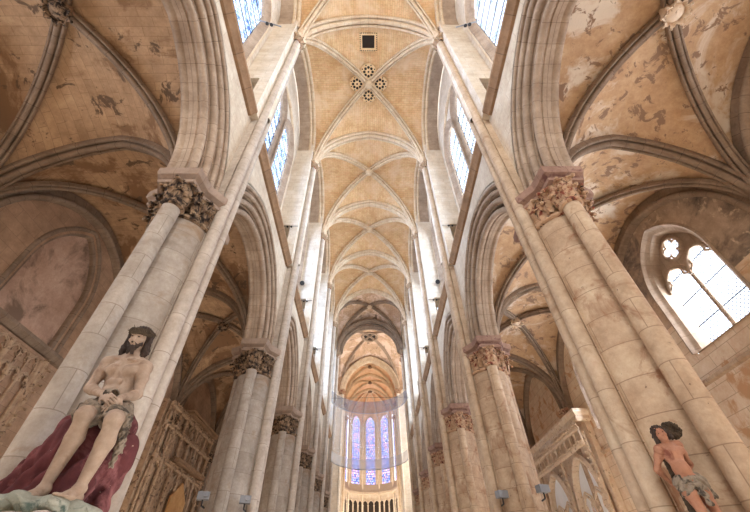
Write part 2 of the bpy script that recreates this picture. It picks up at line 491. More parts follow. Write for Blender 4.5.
# west end wall behind the camera with its great window
mb = MB(); wall_holes(mb, 0, -12.5, 12.5, 0, 32, [(0, 3.2, 4.0, 10.0, 18.5)])
mb.xf(Matrix(((0, 1, 0, 0), (1, 0, 0, -10.5), (0, 0, 1, 0), (0, 0, 0, 1))))
struct(mb, 'wall_west', M['upper'], smooth=0)
for s in (-1, 1):
    nm = 'left' if s < 0 else 'right'
    mb = MB(); wall_holes(mb, s * XO, -10.5, P[0], 0, 14.5, [(-6, 1.4, 2.0, 7.0, 10.4)]); struct(mb, 'wall_%s_west_aisle' % nm, M['aisle_wall_b'], smooth=0)
    mb = MB(); wall_holes(mb, s * XG0, -10.5, P[0] - 1, 14.5, 31, [(-6, 1.6, 2.0, 16.5, 23.0)]); struct(mb, 'wall_%s_west_upper' % nm, M['upper'], smooth=0)
    mb = MB(); mb.box(min(s * 5.3, s * 11.7), max(s * 5.3, s * 11.7), -10.5, P[0], 14.2, 14.5); struct(mb, 'ceiling_west_aisle_%s' % nm, M['upper'], smooth=0)
mb = MB(); mb.box(-5.4, 5.4, -10.5, P[0], 30.4, 30.7); struct(mb, 'ceiling_west_nave', M['nave_web'], smooth=0)
HALF_IN = {}   # intrados half span of each arcade arch
def bay(k): return P[k], P[k + 1], (P[k] + P[k + 1]) / 2, (P[k + 1] - P[k]) / 2

# order profile for the arcade arch, nave side half (w negative toward nave), mirrored for the aisle side
def order_profile():
    seq = []
    rolls = [(-0.27, 0.11, 0.11), (-0.40, 0.46, 0.105), (-0.50, 0.77, 0.08), (-0.575, 1.0, 0.065)]
    parts = []
    cur = [(0.0, 0.02), (-0.12, 0.02), (-0.135, 0.06)]
    for i, (cw, cr, r) in enumerate(rolls):
        cur += roll(cw, cr, r, 320, 100, 9)
        if i < 3:
            nx = rolls[i + 1]
            hx = nx[0] + 0.36
            cur += [(cw + 0.06, cr + r + 0.02), (hx, cr + r + 0.04), (hx + 0.01, nx[1] - nx[2] - 0.02), (nx[0] + 0.10, nx[1] - nx[2] - 0.025)]
        else:
            cur += [(-0.585, 1.08), (-0.60, 1.11), (-0.60, 1.16)]
        parts.append(cur)
        cur = [cur[-1]]
    return parts
OP = order_profile()

for s in (-1, 1):
    sname = 'left' if s < 0 else 'right'
    wallmat = M['spandrel']
    # lower arcade wall sheets: nave face and aisle face
    mb = MB(); mb2 = MB()
    holes = []
    for k in range(6):
        y0, y1, yc, b = bay(k)
        a = b - 1.12
        holes.append((yc, a + 0.97, (12.55 - Z_SPR) * 1.0 + 0.97 if False else 3.85, Z_SPR, Z_SPR))
    # extrados holes: rise chosen from intrados offset
    hl = []
    for k in range(6):
        y0, y1, yc, b = bay(k)
        a = b - 1.12
        h = 3.0 if k else 3.25
        HALF_IN[k] = (a, h)
        # offset arch expressed through its own half/rise
        if h >= a:
            R = (a * a + h * h) / (2 * a); c = R - a
            ae = a + 1.0; he = math.sqrt((R + 1.0) ** 2 - c * c)
        else:
            ae = a + 1.0; he = h + 1.0
        hl.append((yc, ae, he, Z_SPR - 0.01, Z_SPR))
    wall_holes(mb, s * XW, P[0] - 1, P[6], Z_SPR, Z_LEDGE, hl)
    struct(mb, 'wall_%s_arcade' % sname, wallmat, smooth=0)
    wall_holes(mb2, s * XB, P[0] - 1, P[6], Z_SPR, Z_LEDGE, hl)
    struct(mb2, 'wall_%s_aisle_face' % sname, M['aisle_wall_a'], smooth=0)
    for k in range(6):
        y0, y1, yc, b = bay(k)
        a, h = HALF_IN[k]
        if k == 0:
            lab = 'great moulded pointed arch rising overhead beyond the top edge, on the ' + SIDE[s]
        else:
            lab = 'moulded pointed arcade arch between the %s and %s piers on the %s' % (ORD[k - 1], ORD[k], SIDE[s])
        T = thing('arcade_arch', lab, 'arch', 'arcade arches on the ' + SIDE[s])
        pl = lambda t, z, w_, yc=yc: (s * (XC + w_), yc + t, Z_SPR + z)
        for i, part in enumerate(OP):
            for sd in (1, -1):
                m_ = MB()
                arch_sweep(m_, [(w_ * sd, r) for w_, r in part], a, h, pl, 20)
                m_.build(['soffit_roll', 'inner_roll', 'middle_roll', 'outer_roll'][i], M['arch'], T, 50)

# ------------------------------------------------------------------ leafy capitals
def leaf(mb, p, out, up, h, wdt, curl=1.0, seed=0):
    """curled crocket leaf on base point p"""
    p = Vector(p); out = Vector(out).normalized(); up = Vector(up).normalized(); side = out.cross(up).normalized()
    rnd = random.Random(seed)
    n, m_ = 7, 5
    G = []
    for i in range(n + 1):
        t = i / n
        if t < 0.7:
            c = p + up * (h * t / 0.7 * 0.92) + out * (0.04 + 0.10 * t * curl)
        else:
            q = (t - 0.7) / 0.3
            c = p + up * (h * (0.92 + 0.10 * math.sin(q * PI) - 0.16 * q)) + out * (0.04 + 0.07 * curl + 0.14 * curl * math.sin(q * PI / 2))
        ww = wdt * (0.55 + 0.6 * math.sin(PI * min(1, t * 0.95))) * (1 + 0.13 * math.cos(t * 16 + seed))
        row = []
        for j in range(m_):
            v = j / (m_ - 1) * 2 - 1
            row.append(c + side * (v * ww * 0.5) + out * (-0.05 * v * v + 0.018 * math.cos(v * 9)) + up * (0.05 * abs(v) * (t - 0.4)))
        G.append(row)
    mb.grid(G)
    # fruit knob at tip
    mb.ball(c + out * 0.02, wdt * 0.24, 6, 4, (1, 1, 0.9))
def capital_foliage(outline, z0, z1, seed=1, dens=0.27, size=1.0):
    """two rows of leaves following a closed 2D outline"""
    mb = MB(); rnd = random.Random(seed)
    n = len(outline)
    sgn = 1 if sum(outline[i][0] * outline[(i + 1) % n][1] - outline[(i + 1) % n][0] * outline[i][1] for i in range(n)) > 0 else -1
    for row in range(2):
        acc = dens * 0.5 * row
        for i in range(n - 1):
            a = Vector(outline[i]); b = Vector(outline[(i + 1) % n]); L = (b - a).length
            e = (b - a) / max(L, 1e-6)
            nn = Vector((e.y, -e.x))
            nn = nn * sgn
            while acc < L:
                q = a + e * acc
                if row == 0:
                    leaf(mb, (q.x - nn.x * 0.03, q.y - nn.y * 0.03, z0), (nn.x, nn.y, 0), (0, 0, 1), (z1 - z0) * 0.55 * rnd.uniform(0.9, 1.1), 0.26 * size, 0.8 * size, rnd.random() * 9)
                else:
                    leaf(mb, (q.x, q.y, z0 + (z1 - z0) * 0.35), (nn.x + 0.1 * rnd.uniform(-1, 1), nn.y, 0.1), (0, 0, 1), (z1 - z0) * 0.60 * rnd.uniform(0.9, 1.08), 0.28 * size, 0.95 * size, rnd.random() * 9)
                acc += dens * rnd.uniform(0.85, 1.15)
            acc -= L
    return mb

# ------------------------------------------------------------------ compound piers
def circ(cx, cy, r, a0, a1, n):
    return [(cx + r * math.cos(math.radians(a0 + (a1 - a0) * k / n)), cy + r * math.sin(math.radians(a0 + (a1 - a0) * k / n))) for k in range(n + 1)]
def make_pier(s, label, group):
    T = thing('compound_pier', label, 'pier', group)
    mat = M['pier_a'] if s < 0 else M['pier_b']
    smat = M['shaft'] if s < 0 else M['shaft_b']
    fx = s
    X = lambda x: fx * x     # local x toward aisle positive
    Zn, Zc = 8.5, 9.26
    # core drum
    def mk(fn, name, m_=mat, sm=40):
        b = MB(); fn(b); b.v = [(fx * p[0], p[1], p[2]) for p in b.v]
        return b.build(name, m_, T, sm)
    mk(lambda b: b.lathe(-0.15, 0, [(0.69, 1.1), (0.69, Zn - 0.05)], 36), 'core_drum')
    for (cx, cy) in ((-0.25, -0.90), (0.48, 0.0), (-0.25, 0.90)):
        mk(lambda b: b.lathe(cx, cy, [(0.205, 1.0), (0.205, Zn - 0.04)], 24), 'engaged_column')
    mk(lambda b: b.box(-0.84, -0.35, -0.16, 0.30, 0.9, Z_LEDGE + 10.0), 'pilaster', smat, 0)
    for cy in (-0.09, 0.23):
        mk(lambda b: b.lathe(-1.0, cy, [(0.155, 0.9), (0.155, Z_CAP - 0.55)], 18), 'wall_shaft', smat)
    for cy in (-0.46, 0.46):
        mk(lambda b: b.lathe(-0.72, cy, [(0.09, Z_LEDGE + 0.2), (0.09, Z_CAP + 1.2)], 12), 'wall_shaft', M['upper'])
    mk(lambda b: b.lathe(-1.06, 0, [(0.15, Z_LEDGE + 0.3), (0.15, Z_CAP - 0.55)], 14), 'wall_shaft', M['upper'])
    # base
    oct_ = [(-1.25, -0.45), (-0.9, -1.0), (-0.62, -1.4), (0.45, -1.4), (1.0, -0.9), (1.4, -0.5), (1.4, 0.5), (1.0, 0.9), (0.45, 1.4), (-0.62, 1.4), (-0.9, 1.0), (-1.25, 0.45)]
    mk(lambda b: b.plan(oct_, [(0.12, 0.0), (0.12, 0.5), (0.04, 0.6), (0.0, 0.95), (-0.08, 1.02), (-0.14, 1.12), (-0.18, 1.14)]), 'pier_base', mat, 30)
    # capital bell + rings
    def bell(b):
        b.lathe(-0.15, 0, [(0.70, Zn - 0.06), (0.77, Zn - 0.02), (0.78, Zn + 0.03), (0.74, Zn + 0.08), (0.68, Zn + 0.10), (0.72, Zn + 0.5), (0.84, Zc)], 32)
        for (cx, cy) in ((-0.25, -0.90), (0.48, 0.0), (-0.25, 0.90)):
            b.lathe(cx, cy, [(0.215, Zn - 0.06), (0.275, Zn - 0.02), (0.28, Zn + 0.03), (0.25, Zn + 0.08), (0.205, Zn + 0.10), (0.23, Zn + 0.5), (0.32, Zc)], 22)
    cap = mk(bell, 'capital', M['cap_a'] if s < 0 else M['cap_b'])
    line = [(-0.76, -0.38), (-0.66, -0.58)] + circ(-0.25, -0.90, 0.25, 170, 370, 8) + [(0.35, -0.62)] + circ(0.48, 0, 0.28, -75, 75, 6) + \
           [(0.35, 0.62)] + circ(-0.25, 0.90, 0.25, -10, 190, 8) + [(-0.66, 0.58), (-0.76, 0.38)]
    fb = capital_foliage(line, Zn + 0.10, Zc - 0.04, 5 if s < 0 else 11, 0.25, 0.85)
    fb.v = [(fx * p[0], p[1], p[2]) for p in fb.v]
    fo = fb.build('carved_foliage', M['cap_a'] if s < 0 else M['cap_b'], cap, 60)
    apl = [(-1.00, -0.24), (-0.70, -0.66), (-0.64, -1.18), (0.28, -1.18), (0.50, -0.62), (0.86, -0.46), (0.86, 0.46), (0.50, 0.62), (0.28, 1.18), (-0.64, 1.18), (-0.70, 0.66), (-1.00, 0.24)]
    mk(lambda b: b.plan(apl, [(-0.12, Zc - 0.06), (-0.02, Zc - 0.04), (0.0, Zc + 0.04), (-0.06, Zc + 0.07), (-0.07, Zc + 0.12), (0.02, Zc + 0.18), (0.06, Zc + 0.2), (0.08, Zc + 0.26), (0.08, Zc + 0.44)]), 'abacus', M['abacus'] if s < 0 else M['abacus_r'], 20)
    # vault shaft capital
    def vc(b):
        for cy in (-0.17, 0.17):
            b.lathe(-0.98, cy, [(0.16, Z_CAP - 0.6), (0.2, Z_CAP - 0.56), (0.17, Z_CAP - 0.5), (0.2, Z_CAP - 0.25), (0.3, Z_CAP - 0.12)], 14)
        b.lathe(-1.06, 0, [(0.16, Z_CAP - 0.6), (0.2, Z_CAP - 0.56), (0.17, Z_CAP - 0.5), (0.2, Z_CAP - 0.25), (0.3, Z_CAP - 0.12)], 14)
    c2 = mk(vc, 'vault_capital', M['cap_b'])
    l2 = [(-0.8, -0.33), (-1.1, -0.36), (-1.25, -0.1), (-1.25, 0.1), (-1.1, 0.36), (-0.8, 0.33)]
    fb = capital_foliage(l2[:], Z_CAP - 0.5, Z_CAP - 0.08, 3, 0.2, 0.6)
    fb.v = [(fx * p[0], p[1], p[2]) for p in fb.v]
    fb.build('carved_foliage', M['nave_rib'], c2, 60)
    mk(lambda b: b.plan([(-0.6, -0.45), (-1.15, -0.5), (-1.38, -0.2), (-1.38, 0.2), (-1.15, 0.5), (-0.6, 0.45)], [(-0.05, Z_CAP - 0.12), (0, Z_CAP - 0.06), (0.02, Z_CAP)]), 'vault_abacus', M['nave_rib'], 20)
    return T
for s in (-1, 1):
    proto = None
    for k in range(1, 7):
        desc = {1: ('huge grey stone compound pier behind the seated statue, dark leafy capital' if s < 0 else
                    'huge warm stone compound pier carrying the bound standing statue, red leafy capital'),
                }.get(k, 'stone compound pier with leafy capital, %s in line from the camera on the %s' % (ORD[k - 1], SIDE[s]))
        if proto is None:
            proto = make_pier(s, desc, 'compound piers on the ' + SIDE[s])
            proto.location = (s * XC, P[k], 0)
        else:
            c = copy_tree(proto, None, (s * XC, P[k], 0))
            c['label'] = desc

# ------------------------------------------------------------------ string course ledges (between shafts)
n_tr = 0
for s in (-1, 1):
    for k in range(6):
        y0, y1, yc, b = bay(k)
        ya, yb = (y0 + 0.42 if k else y0 - 1), y1 - 0.42
        prof = [(XW + 0.05, Z_LEDGE - 0.22), (XW - 0.10, Z_LEDGE - 0.20), (XW - 0.20, Z_LEDGE - 0.06), (XW - 0.28, Z_LEDGE), (XW - 0.28, Z_LEDGE + 0.14), (XW - 0.25, Z_LEDGE + 0.17), (XB, Z_LEDGE + 0.17)]
        mb = MB()
        L = 0; Pp = []; Uu = []
        for i, (x, z) in enumerate(prof):
            if i: L += math.hypot(x - prof[i - 1][0], z - prof[i - 1][1])
            Pp.append([(s * x, ya, z), (s * x, yb, z)]); Uu.append([(ya, L), (yb, L)])
        mb.grid(Pp, Uu)
        for yy in (ya, yb): mb.poly([(s * x, yy, z) for x, z in prof])
        n_tr += 1
        struct(mb, 'trim_%d' % n_tr, M['ledge'], smooth=30)

# ------------------------------------------------------------------ clerestory: reveal masses, window wall, windows
XG = 5.35
win_n = 0
def make_window(X, s, yc, half, zs, zsp, rise, lights, gmat, fmat, depth=0.28, oculus=None, splay=0.25, bars=True, wallside=-1, shoulder=0.0):
    """tracery window in plane x = X*s; lancets; returns root object (kind structure)"""
    global win_n
    win_n += 1
    root = MB()
    d = depth
    # moulded frame swept round opening: toward the room is lower |x|
    prof = [(-0.10, splay + 0.16), (-0.14, splay + 0.08), (-0.04, splay + 0.02), (0.0, splay), (0.04, splay - 0.06), (0.10, splay - 0.14), (0.16, splay - 0.16), (d, 0.0), (d + 0.1, 0.0)]
    pl = lambda t, z, w_: (s * (X + w_ - d), yc + t, zsp + z)
    arch_sweep(root, prof, half, rise, pl, 18, stilt=zsp - zs)
    # sill
    root.poly([(s * (X - d - 0.1), yc - half - splay, zs - 0.05), (s * (X - d - 0.1), yc + half + splay, zs - 0.05), (s * X, yc + half, zs), (s * X, yc - half, zs)])
    o = root.build('window_%d' % win_n, fmat, None, 30)
    o['kind'] = 'structure'
    # tracery
    bar = [(-0.12, 0.0), (-0.10, 0.06), (-0.02, 0.10), (0.10, 0.10)]
    lw = half / lights
    zl = zsp - 0.1 if oculus else zsp
    tr = MB()
    r_l = lw * 1.25
    for i in range(lights):
        c = yc - half + lw * (2 * i + 1)
        pr = [(-0.02, 0.085), (-0.10, 0.05), (-0.12, 0.0), (-0.10, -0.05), (-0.02, -0.085), (0.06, -0.085)]
        arch_sweep(tr, pr, lw - 0.0, r_l, lambda t, z, w_: (s * (X + w_), c + t, zl + z), 12)
        # cusps
        for sg in (-1, 1):
            cy_, cz_ = c + sg * lw * 0.62, zl + r_l * 0.42
            tr.tube([(s * (X - 0.03), c + sg * lw * 0.86, zl + r_l * 0.2), (s * (X - 0.03), cy_ - sg * 0.02, cz_ - 0.05), (s * (X - 0.03), c + sg * lw * 0.62, zl + r_l * 0.62)], 0.05, 6)
    if oculus:
        zo, ro = oculus
        pts = [(s * (X - 0.03), yc + ro * math.cos(2 * PI * k / 24), zo + ro * math.sin(2 * PI * k / 24)) for k in range(25)]
        tr.tube(pts, 0.08, 8)
        for q in range(4):
            a_ = PI / 4 + q * PI / 2
            cy_, cz_ = yc + ro * 0.52 * math.cos(a_ + PI / 4), zo + ro * 0.52 * math.sin(a_ + PI / 4)
            pts = [(s * (X - 0.02), cy_ + ro * 0.42 * math.cos(a_ + PI / 4 + b2), cz_ + ro * 0.42 * math.sin(a_ + PI / 4 + b2)) for b2 in [x * 0.35 - 2.1 for x in range(13)]]
            tr.tube(pts, 0.045, 6)
    tr.build('window_tracery', fmat, o, 40)
    for i in range(1, lights):
        mm = MB()
        c = yc - half + lw * 2 * i
        mm.lathe(s * (X - 0.02), c, [(0.085, zs), (0.085, zl)], 10)
        mm.build('mullion', fmat, o, 40)
    for i in range(lights):
        c = yc - half + lw * (2 * i + 1)
        g = MB(); arch_fill(g, s * (X + 0.05), c, lw, r_l, zs, zl)
        g.build('window_pane', gmat, o, 0)
    if oculus:
        g = MB()
        cpts = [(s * (X + 0.05), yc + ro * math.cos(2 * PI * k / 24), zo + ro * math.sin(2 * PI * k / 24)) for k in range(24)]
        g.poly(cpts, [(p[1], p[2]) for p in cpts])
        g.build('window_pane', gmat, o, 0)
        sp = MB(); NC = 90
        for i in range(NC):
            ya = yc - half + 2 * half * i / NC; yb = ya + 2 * half / NC; ym = (ya + yb) / 2
            def top(y): return zsp + zarch(y - yc, half + 0.02, rise + 0.03)
            def low(y):
                c = min([yc - half + lw * (2 * q + 1) for q in range(lights)], key=lambda c: abs(c - y))
                return zl + zarch(y - c, lw, r_l)
            iv = [(low(ya), top(ya), low(yb), top(yb))]
            if abs(ym - yc) < ro:
                ca = math.sqrt(max(0, ro * ro - (ya - yc) ** 2)); cb = math.sqrt(max(0, ro * ro - (yb - yc) ** 2))
                iv = [(low(ya), zo - ca, low(yb), zo - cb), (zo + ca, top(ya), zo + cb, top(yb))]
            for a1, a2, b1, b2 in iv:
                if a2 > a1 or b2 > b1:
                    sp.poly([(s * (X + 0.0), ya, a1), (s * (X + 0.0), yb, b1), (s * (X + 0.0), yb, max(b1, b2)), (s * (X + 0.0), ya, max(a1, a2))])
        sp.build('tracery_plate', fmat, o, 0)
    if bars:
        bb = MB(); z = zs + 0.9
        while z < zl + 0.4:
            bb.tube([(s * (X + 0.02), yc - half, z), (s * (X + 0.02), yc + half, z)], 0.022, 5)
            z += 0.95
        bb.build('saddle_bars', M['iron'], o, 40)
    return o

for s in (-1, 1):
    sname = 'left' if s < 0 else 'right'
    holes = []
    for k in range(6):
        y0, y1, yc, b = bay(k)
        half = min(2.5, b - 0.95)
        # one tall arched opening per bay holding two lancets under stone tympanum
        lw = half / 2
        holes.append((yc - lw - 0.06, lw + 0.0, lw * 1.4, 16.4, 23.2))
        holes.append((yc + lw + 0.06, lw + 0.0, lw * 1.4, 16.4, 23.2))
        for i, yy in enumerate((yc - lw - 0.06, yc + lw + 0.06)):
            gm = M['glass_blue'] if s < 0 else M['glass_white']
            make_window(XG + 0.15, s, yy, lw - 0.09, 16.5, 23.2, (lw - 0.09) * 1.4, 1, gm, M['arch'], 0.2, None, 0.09)
    mb = MB()
    wall_holes(mb, s * XG, P[0] - 1, P[6] + 0.5, Z_LEDGE, 31.0, holes)
    struct(mb, 'wall_%s_clerestory' % sname, M['upper'], smooth=0)
    # reveal masses behind the shafts, with low passage doorway
    for k in range(1, 7):
        mb = MB()
        y = P[k]
        for (xa, xb, za, zb) in ((4.18, XG, 17.6, 31.0), (4.18, 4.62, Z_LEDGE, 17.6), (5.1, XG, Z_LEDGE, 17.6)):
            mb.box(min(s * xa, s * xb), max(s * xa, s * xb), y - 0.62, y + 0.62, za, zb)
        struct(mb, 'wall_%s_buttress_%d' % (sname, k), M['upper'], smooth=0)
    # deep wall arch over each clerestory bay
    for k in range(6):
        y0, y1, yc, b = bay(k)
        a = b - 0.62; h = 3.3
        lab = 'deep arch over the clerestory windows, %s bay on the %s' % (ORD[k], SIDE[s])
        T = thing('wall_arch', lab, 'arch', 'clerestory wall arches')
        pl = lambda t, z, w_: (s * (4.1 + w_), yc + t, 26.0 + z)
        m_ = MB(); arch_sweep(m_, [(1.2, 0.0), (0.42, 0.0)], a, h, pl, 18); m_.build('soffit', M['aisle_rib'] if False else M['arch'], T, 50)
        m_ = MB(); arch_sweep(m_, roll(0.34, 0.06, 0.10, 330, 130) + [(0.30, 0.22)] + roll(0.1, 0.2, 0.12, 300, 120) + [(0.0, 0.5)], a, h, pl, 18); m_.build('roll_moulding', M['nave_rib'], T, 50)
        # sub-arch framing the pair of lancets
        half = min(2.5, b - 0.95)
        m_ = MB(); arch_sweep(m_, roll(-0.02, 0.0, 0.10, 20, 340), half + 0.30, (half + 0.3) * 1.05, lambda t, z, w_: (s * (XG - 0.05 + w_), yc + t, 22.9 + z), 16, stilt=6.6)
        m_.build('window_arch', M['nave_rib'], T, 50)

# ------------------------------------------------------------------ nave vault
def rib_profile(wd, dp):
    return [(-wd, dp), (-wd, dp * 0.62)] + roll(-wd * 0.76, dp * 0.50, wd * 0.24, 180, 350, 5) + [(-wd * 0.50, dp * 0.80), (-wd * 0.36, dp * 0.62)] + \
           roll(0, wd * 0.40, wd * 0.40, 165, 375, 9) + [(wd * 0.36, dp * 0.62), (wd * 0.50, dp * 0.80)] + roll(wd * 0.76, dp * 0.50, wd * 0.24, 190, 360, 5) + [(wd, dp * 0.62), (wd, dp)]
def vault_web(mb, xc, yc, A, B, zt, hT, zF, hF, hD, n=16, Tspan=None, Fspan=None):
    """quadripartite web; x half A, y half B. transverse arches at y=+-B spanning x; wall arches at x=+-A spanning y"""
    L = 1.0
    def T(x): return zt + zarch(x, A, hT)
    def Fz(y): return zF + zarch(y, (Fspan or B), hF)
    def D(t): return zt + hD * math.sqrt(max(0, 1 - t * t))   # t = normalised distance 0..1 from centre
    NN = 2 * n
    ts = [-math.cos(PI * i / NN) for i in range(NN + 1)]
    def Z(u, v):
        au, av = abs(u), abs(v)
        if av >= au:
            d = D(au); t = T(au * A)
            if 1 - au < 1e-6: return zt
            q = (av - au) / (1 - au)
            return d * (1 - q) + t * q + 0.25 * math.sin(q * PI) * 0.4
        d = D(av); t = Fz(av * B)
        if 1 - av < 1e-6: return t
        q = (au - av) / (1 - av)
        return d * (1 - q) + t * q + 0.25 * math.sin(q * PI) * 0.4
    for i in range(NN):
        for j in range(NN):
            us = (ts[i], ts[i + 1]); vs_ = (ts[j], ts[j + 1])
            pts = [(us[0], vs_[0]), (us[1], vs_[0]), (us[1], vs_[1]), (us[0], vs_[1])]
            P3 = [(xc + u * A, yc + v * B, Z(u, v)) for u, v in pts]
            um, vm = sum(us) / 2, sum(vs_) / 2
            def arc(t, A_): return A_ * 1.25 * math.asin(max(-1, min(1, t)))
            if i == j or i == NN - 1 - j:
                # split along the groin
                tri = [[0, 1, 2], [0, 2, 3]] if i == j else [[0, 1, 3], [1, 2, 3]]
            else:
                tri = [[0, 1, 2, 3]]
            for tq in tri:
                cu = sum(pts[k][0] for k in tq) / len(tq); cv = sum(pts[k][1] for k in tq) / len(tq)
                if abs(cv) > abs(cu):
                    uv = [(pts[k][1] * B, arc(pts[k][0], A)) for k in tq]
                else:
                    uv = [(pts[k][0] * A, arc(pts[k][1], B)) for k in tq]
                mb.poly([P3[k] for k in tq], uv)
    return D, T, Fz
def diag_rib(T_, xc, yc, A, B, zt, hD, wd, dp, mat, n=14, lift=-0.02):
    L = math.hypot(A, B)
    prof = rib_profile(wd, dp)
    for sx, sy in ((1, 1), (1, -1), (-1, 1), (-1, -1)):
        dx, dy = sx * A / L, sy * B / L
        nx, ny = -dy, dx
        P_ = []; U_ = []; s_ = 0
        for k, (w_, r) in enumerate(prof):
            if k: s_ += math.hypot(w_ - prof[k - 1][0], r - prof[k - 1][1])
            row = []; ur = []
            for i in range(n + 1):
                th = PI / 2 * i / n
                t = (L + r - dp) * math.cos(th); z = (hD + r - dp) * math.sin(th)
                row.append((xc + dx * t + nx * w_, yc + dy * t + ny * w_, zt + z + lift))
                ur.append((th * L, s_))
            P_.append(row); U_.append(ur)
        m_ = MB(); m_.grid(P_, U_)
        m_.build('diagonal_rib', mat, T_, 50)
def trans_arch(T_, y, A, zt, hT, wd, dp, mat, name='arch_ring', xc=0, n=18, lift=0.0):
    m_ = MB()
    arch_sweep(m_, rib_profile(wd, dp), A - dp * 0.8, hT - dp * 0.8, lambda t, z, w_: (xc + t, y + w_, zt + z + lift), n)
    m_.build(name, mat, T_, 50)
AV = 4.12
bosses = []
for k in range(6):
    y0, y1, yc, b = bay(k)
    web = MB()
    wm = M['nave_web'] if k < 5 else M['cross_web']
    vault_web(web, 0, yc, AV, b, Z_CAP, Z_CR - Z_CAP, 26.3, 3.3, Z_CR + 0.15 - Z_CAP, 14, Fspan=b - 0.3)
    struct(web, 'ceiling_nave_%d' % (k + 1), wm, smooth=40)
    T = thing('rib_vault', 'crossing diagonal stone ribs of the %s vault bay of the high nave ceiling' % (['overhead', 'second', 'third', 'fourth', 'fifth', 'dark sixth'][k]), 'vault ribs', 'nave vault ribs', (0, yc, 0))
    T.location = (0, 0, 0)
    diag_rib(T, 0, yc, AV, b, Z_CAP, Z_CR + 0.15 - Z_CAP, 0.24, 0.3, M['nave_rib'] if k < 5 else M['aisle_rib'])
    bs = MB(); bs.lathe(0, yc, [(0.01, Z_CR - 0.36), (0.16, Z_CR - 0.36), (0.28, Z_CR - 0.28), (0.32, Z_CR - 0.15), (0.30, Z_CR)], 16)
    bs.build('boss', M['nave_rib'], T, 40)
for k in range(1, 7):
    T = thing('transverse_arch', 'moulded transverse rib crossing the high vault, %s in line from the camera' % ORD[k - 1], 'arch', 'nave transverse ribs')
    if k < 6:
        trans_arch(T, P[k], AV, Z_CAP, Z_CR - Z_CAP, 0.36, 0.34, M['nave_rib'])
    else:
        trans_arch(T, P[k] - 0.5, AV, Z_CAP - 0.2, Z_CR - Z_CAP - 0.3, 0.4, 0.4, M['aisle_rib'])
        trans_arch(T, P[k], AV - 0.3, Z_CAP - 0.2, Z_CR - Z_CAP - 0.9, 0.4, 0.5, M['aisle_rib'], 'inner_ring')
# pierced rosettes around the boss of the bay 1 and the hatch
def rosette(xc, yc, z, label):
    T = MB(); T.lathe(xc, yc, [(0.02, z - 0.03), (0.5, z - 0.03), (0.55, z - 0.01), (0.57, z + 0.04)], 28)
    o = T.build('ceiling_rosette', M['rosette'], None, 30); tag(o, label, 'rosette', 'rosettes round the vault boss')
    h = MB()
    for q in range(8):
        a = 2 * PI * q / 8
        h.lathe(xc + 0.30 * math.cos(a), yc + 0.30 * math.sin(a), [(0.001, z - 0.042), (0.10, z - 0.042), (0.10, z - 0.02)], 8)
        h.lathe(xc + 0.47 * math.cos(a + 0.4), yc + 0.47 * math.sin(a + 0.4), [(0.001, z - 0.038), (0.05, z - 0.038), (0.05, z - 0.02)], 6)
    h.lathe(xc, yc, [(0.001, z - 0.042), (0.07, z - 0.042), (0.07, z - 0.02)], 8)
    h.build('piercings', M['darkhole'], o, 0)
yc1 = (P[1] + P[2]) / 2
for (dx, dy, nm) in ((0, -0.85, 'on the camera side of the first boss'), (0, 0.85, 'beyond the first boss toward the choir'), (-0.85, 0, 'beside the first boss, toward the blue windows'), (0.85, 0, 'beside the first boss, toward the pale windows')):
    rosette(dx, yc1 + dy, Z_CR + (0.02 if dx == 0 else 0.02), 'round pierced stone rosette ' + nm)
# hatch
T = thing('ceiling_hatch', 'square dark hatch with notched border in the vault near its first transverse rib', 'hatch')
hz = Z_CR - 0.02
for nm, x0, x1, y0_, y1_ in (('hatch_border', -0.62, -0.42, 6.95, 8.15), ('hatch_border', 0.42, 0.62, 6.95, 8.15), ('hatch_border', -0.42, 0.42, 6.95, 7.15), ('hatch_border', -0.42, 0.42, 7.95, 8.15)):
    m_ = MB(); m_.box(x0, x1, y0_, y1_, hz, hz + 0.12); m_.build(nm, M['rosette'], T, 0)
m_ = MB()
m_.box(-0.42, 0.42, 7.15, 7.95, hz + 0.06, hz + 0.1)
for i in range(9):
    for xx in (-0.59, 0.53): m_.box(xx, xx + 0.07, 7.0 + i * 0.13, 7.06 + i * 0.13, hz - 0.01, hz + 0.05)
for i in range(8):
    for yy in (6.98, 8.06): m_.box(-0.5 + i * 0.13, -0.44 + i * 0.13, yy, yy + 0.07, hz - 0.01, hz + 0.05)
m_.build('dark_opening', M['darkhole'], T, 0)

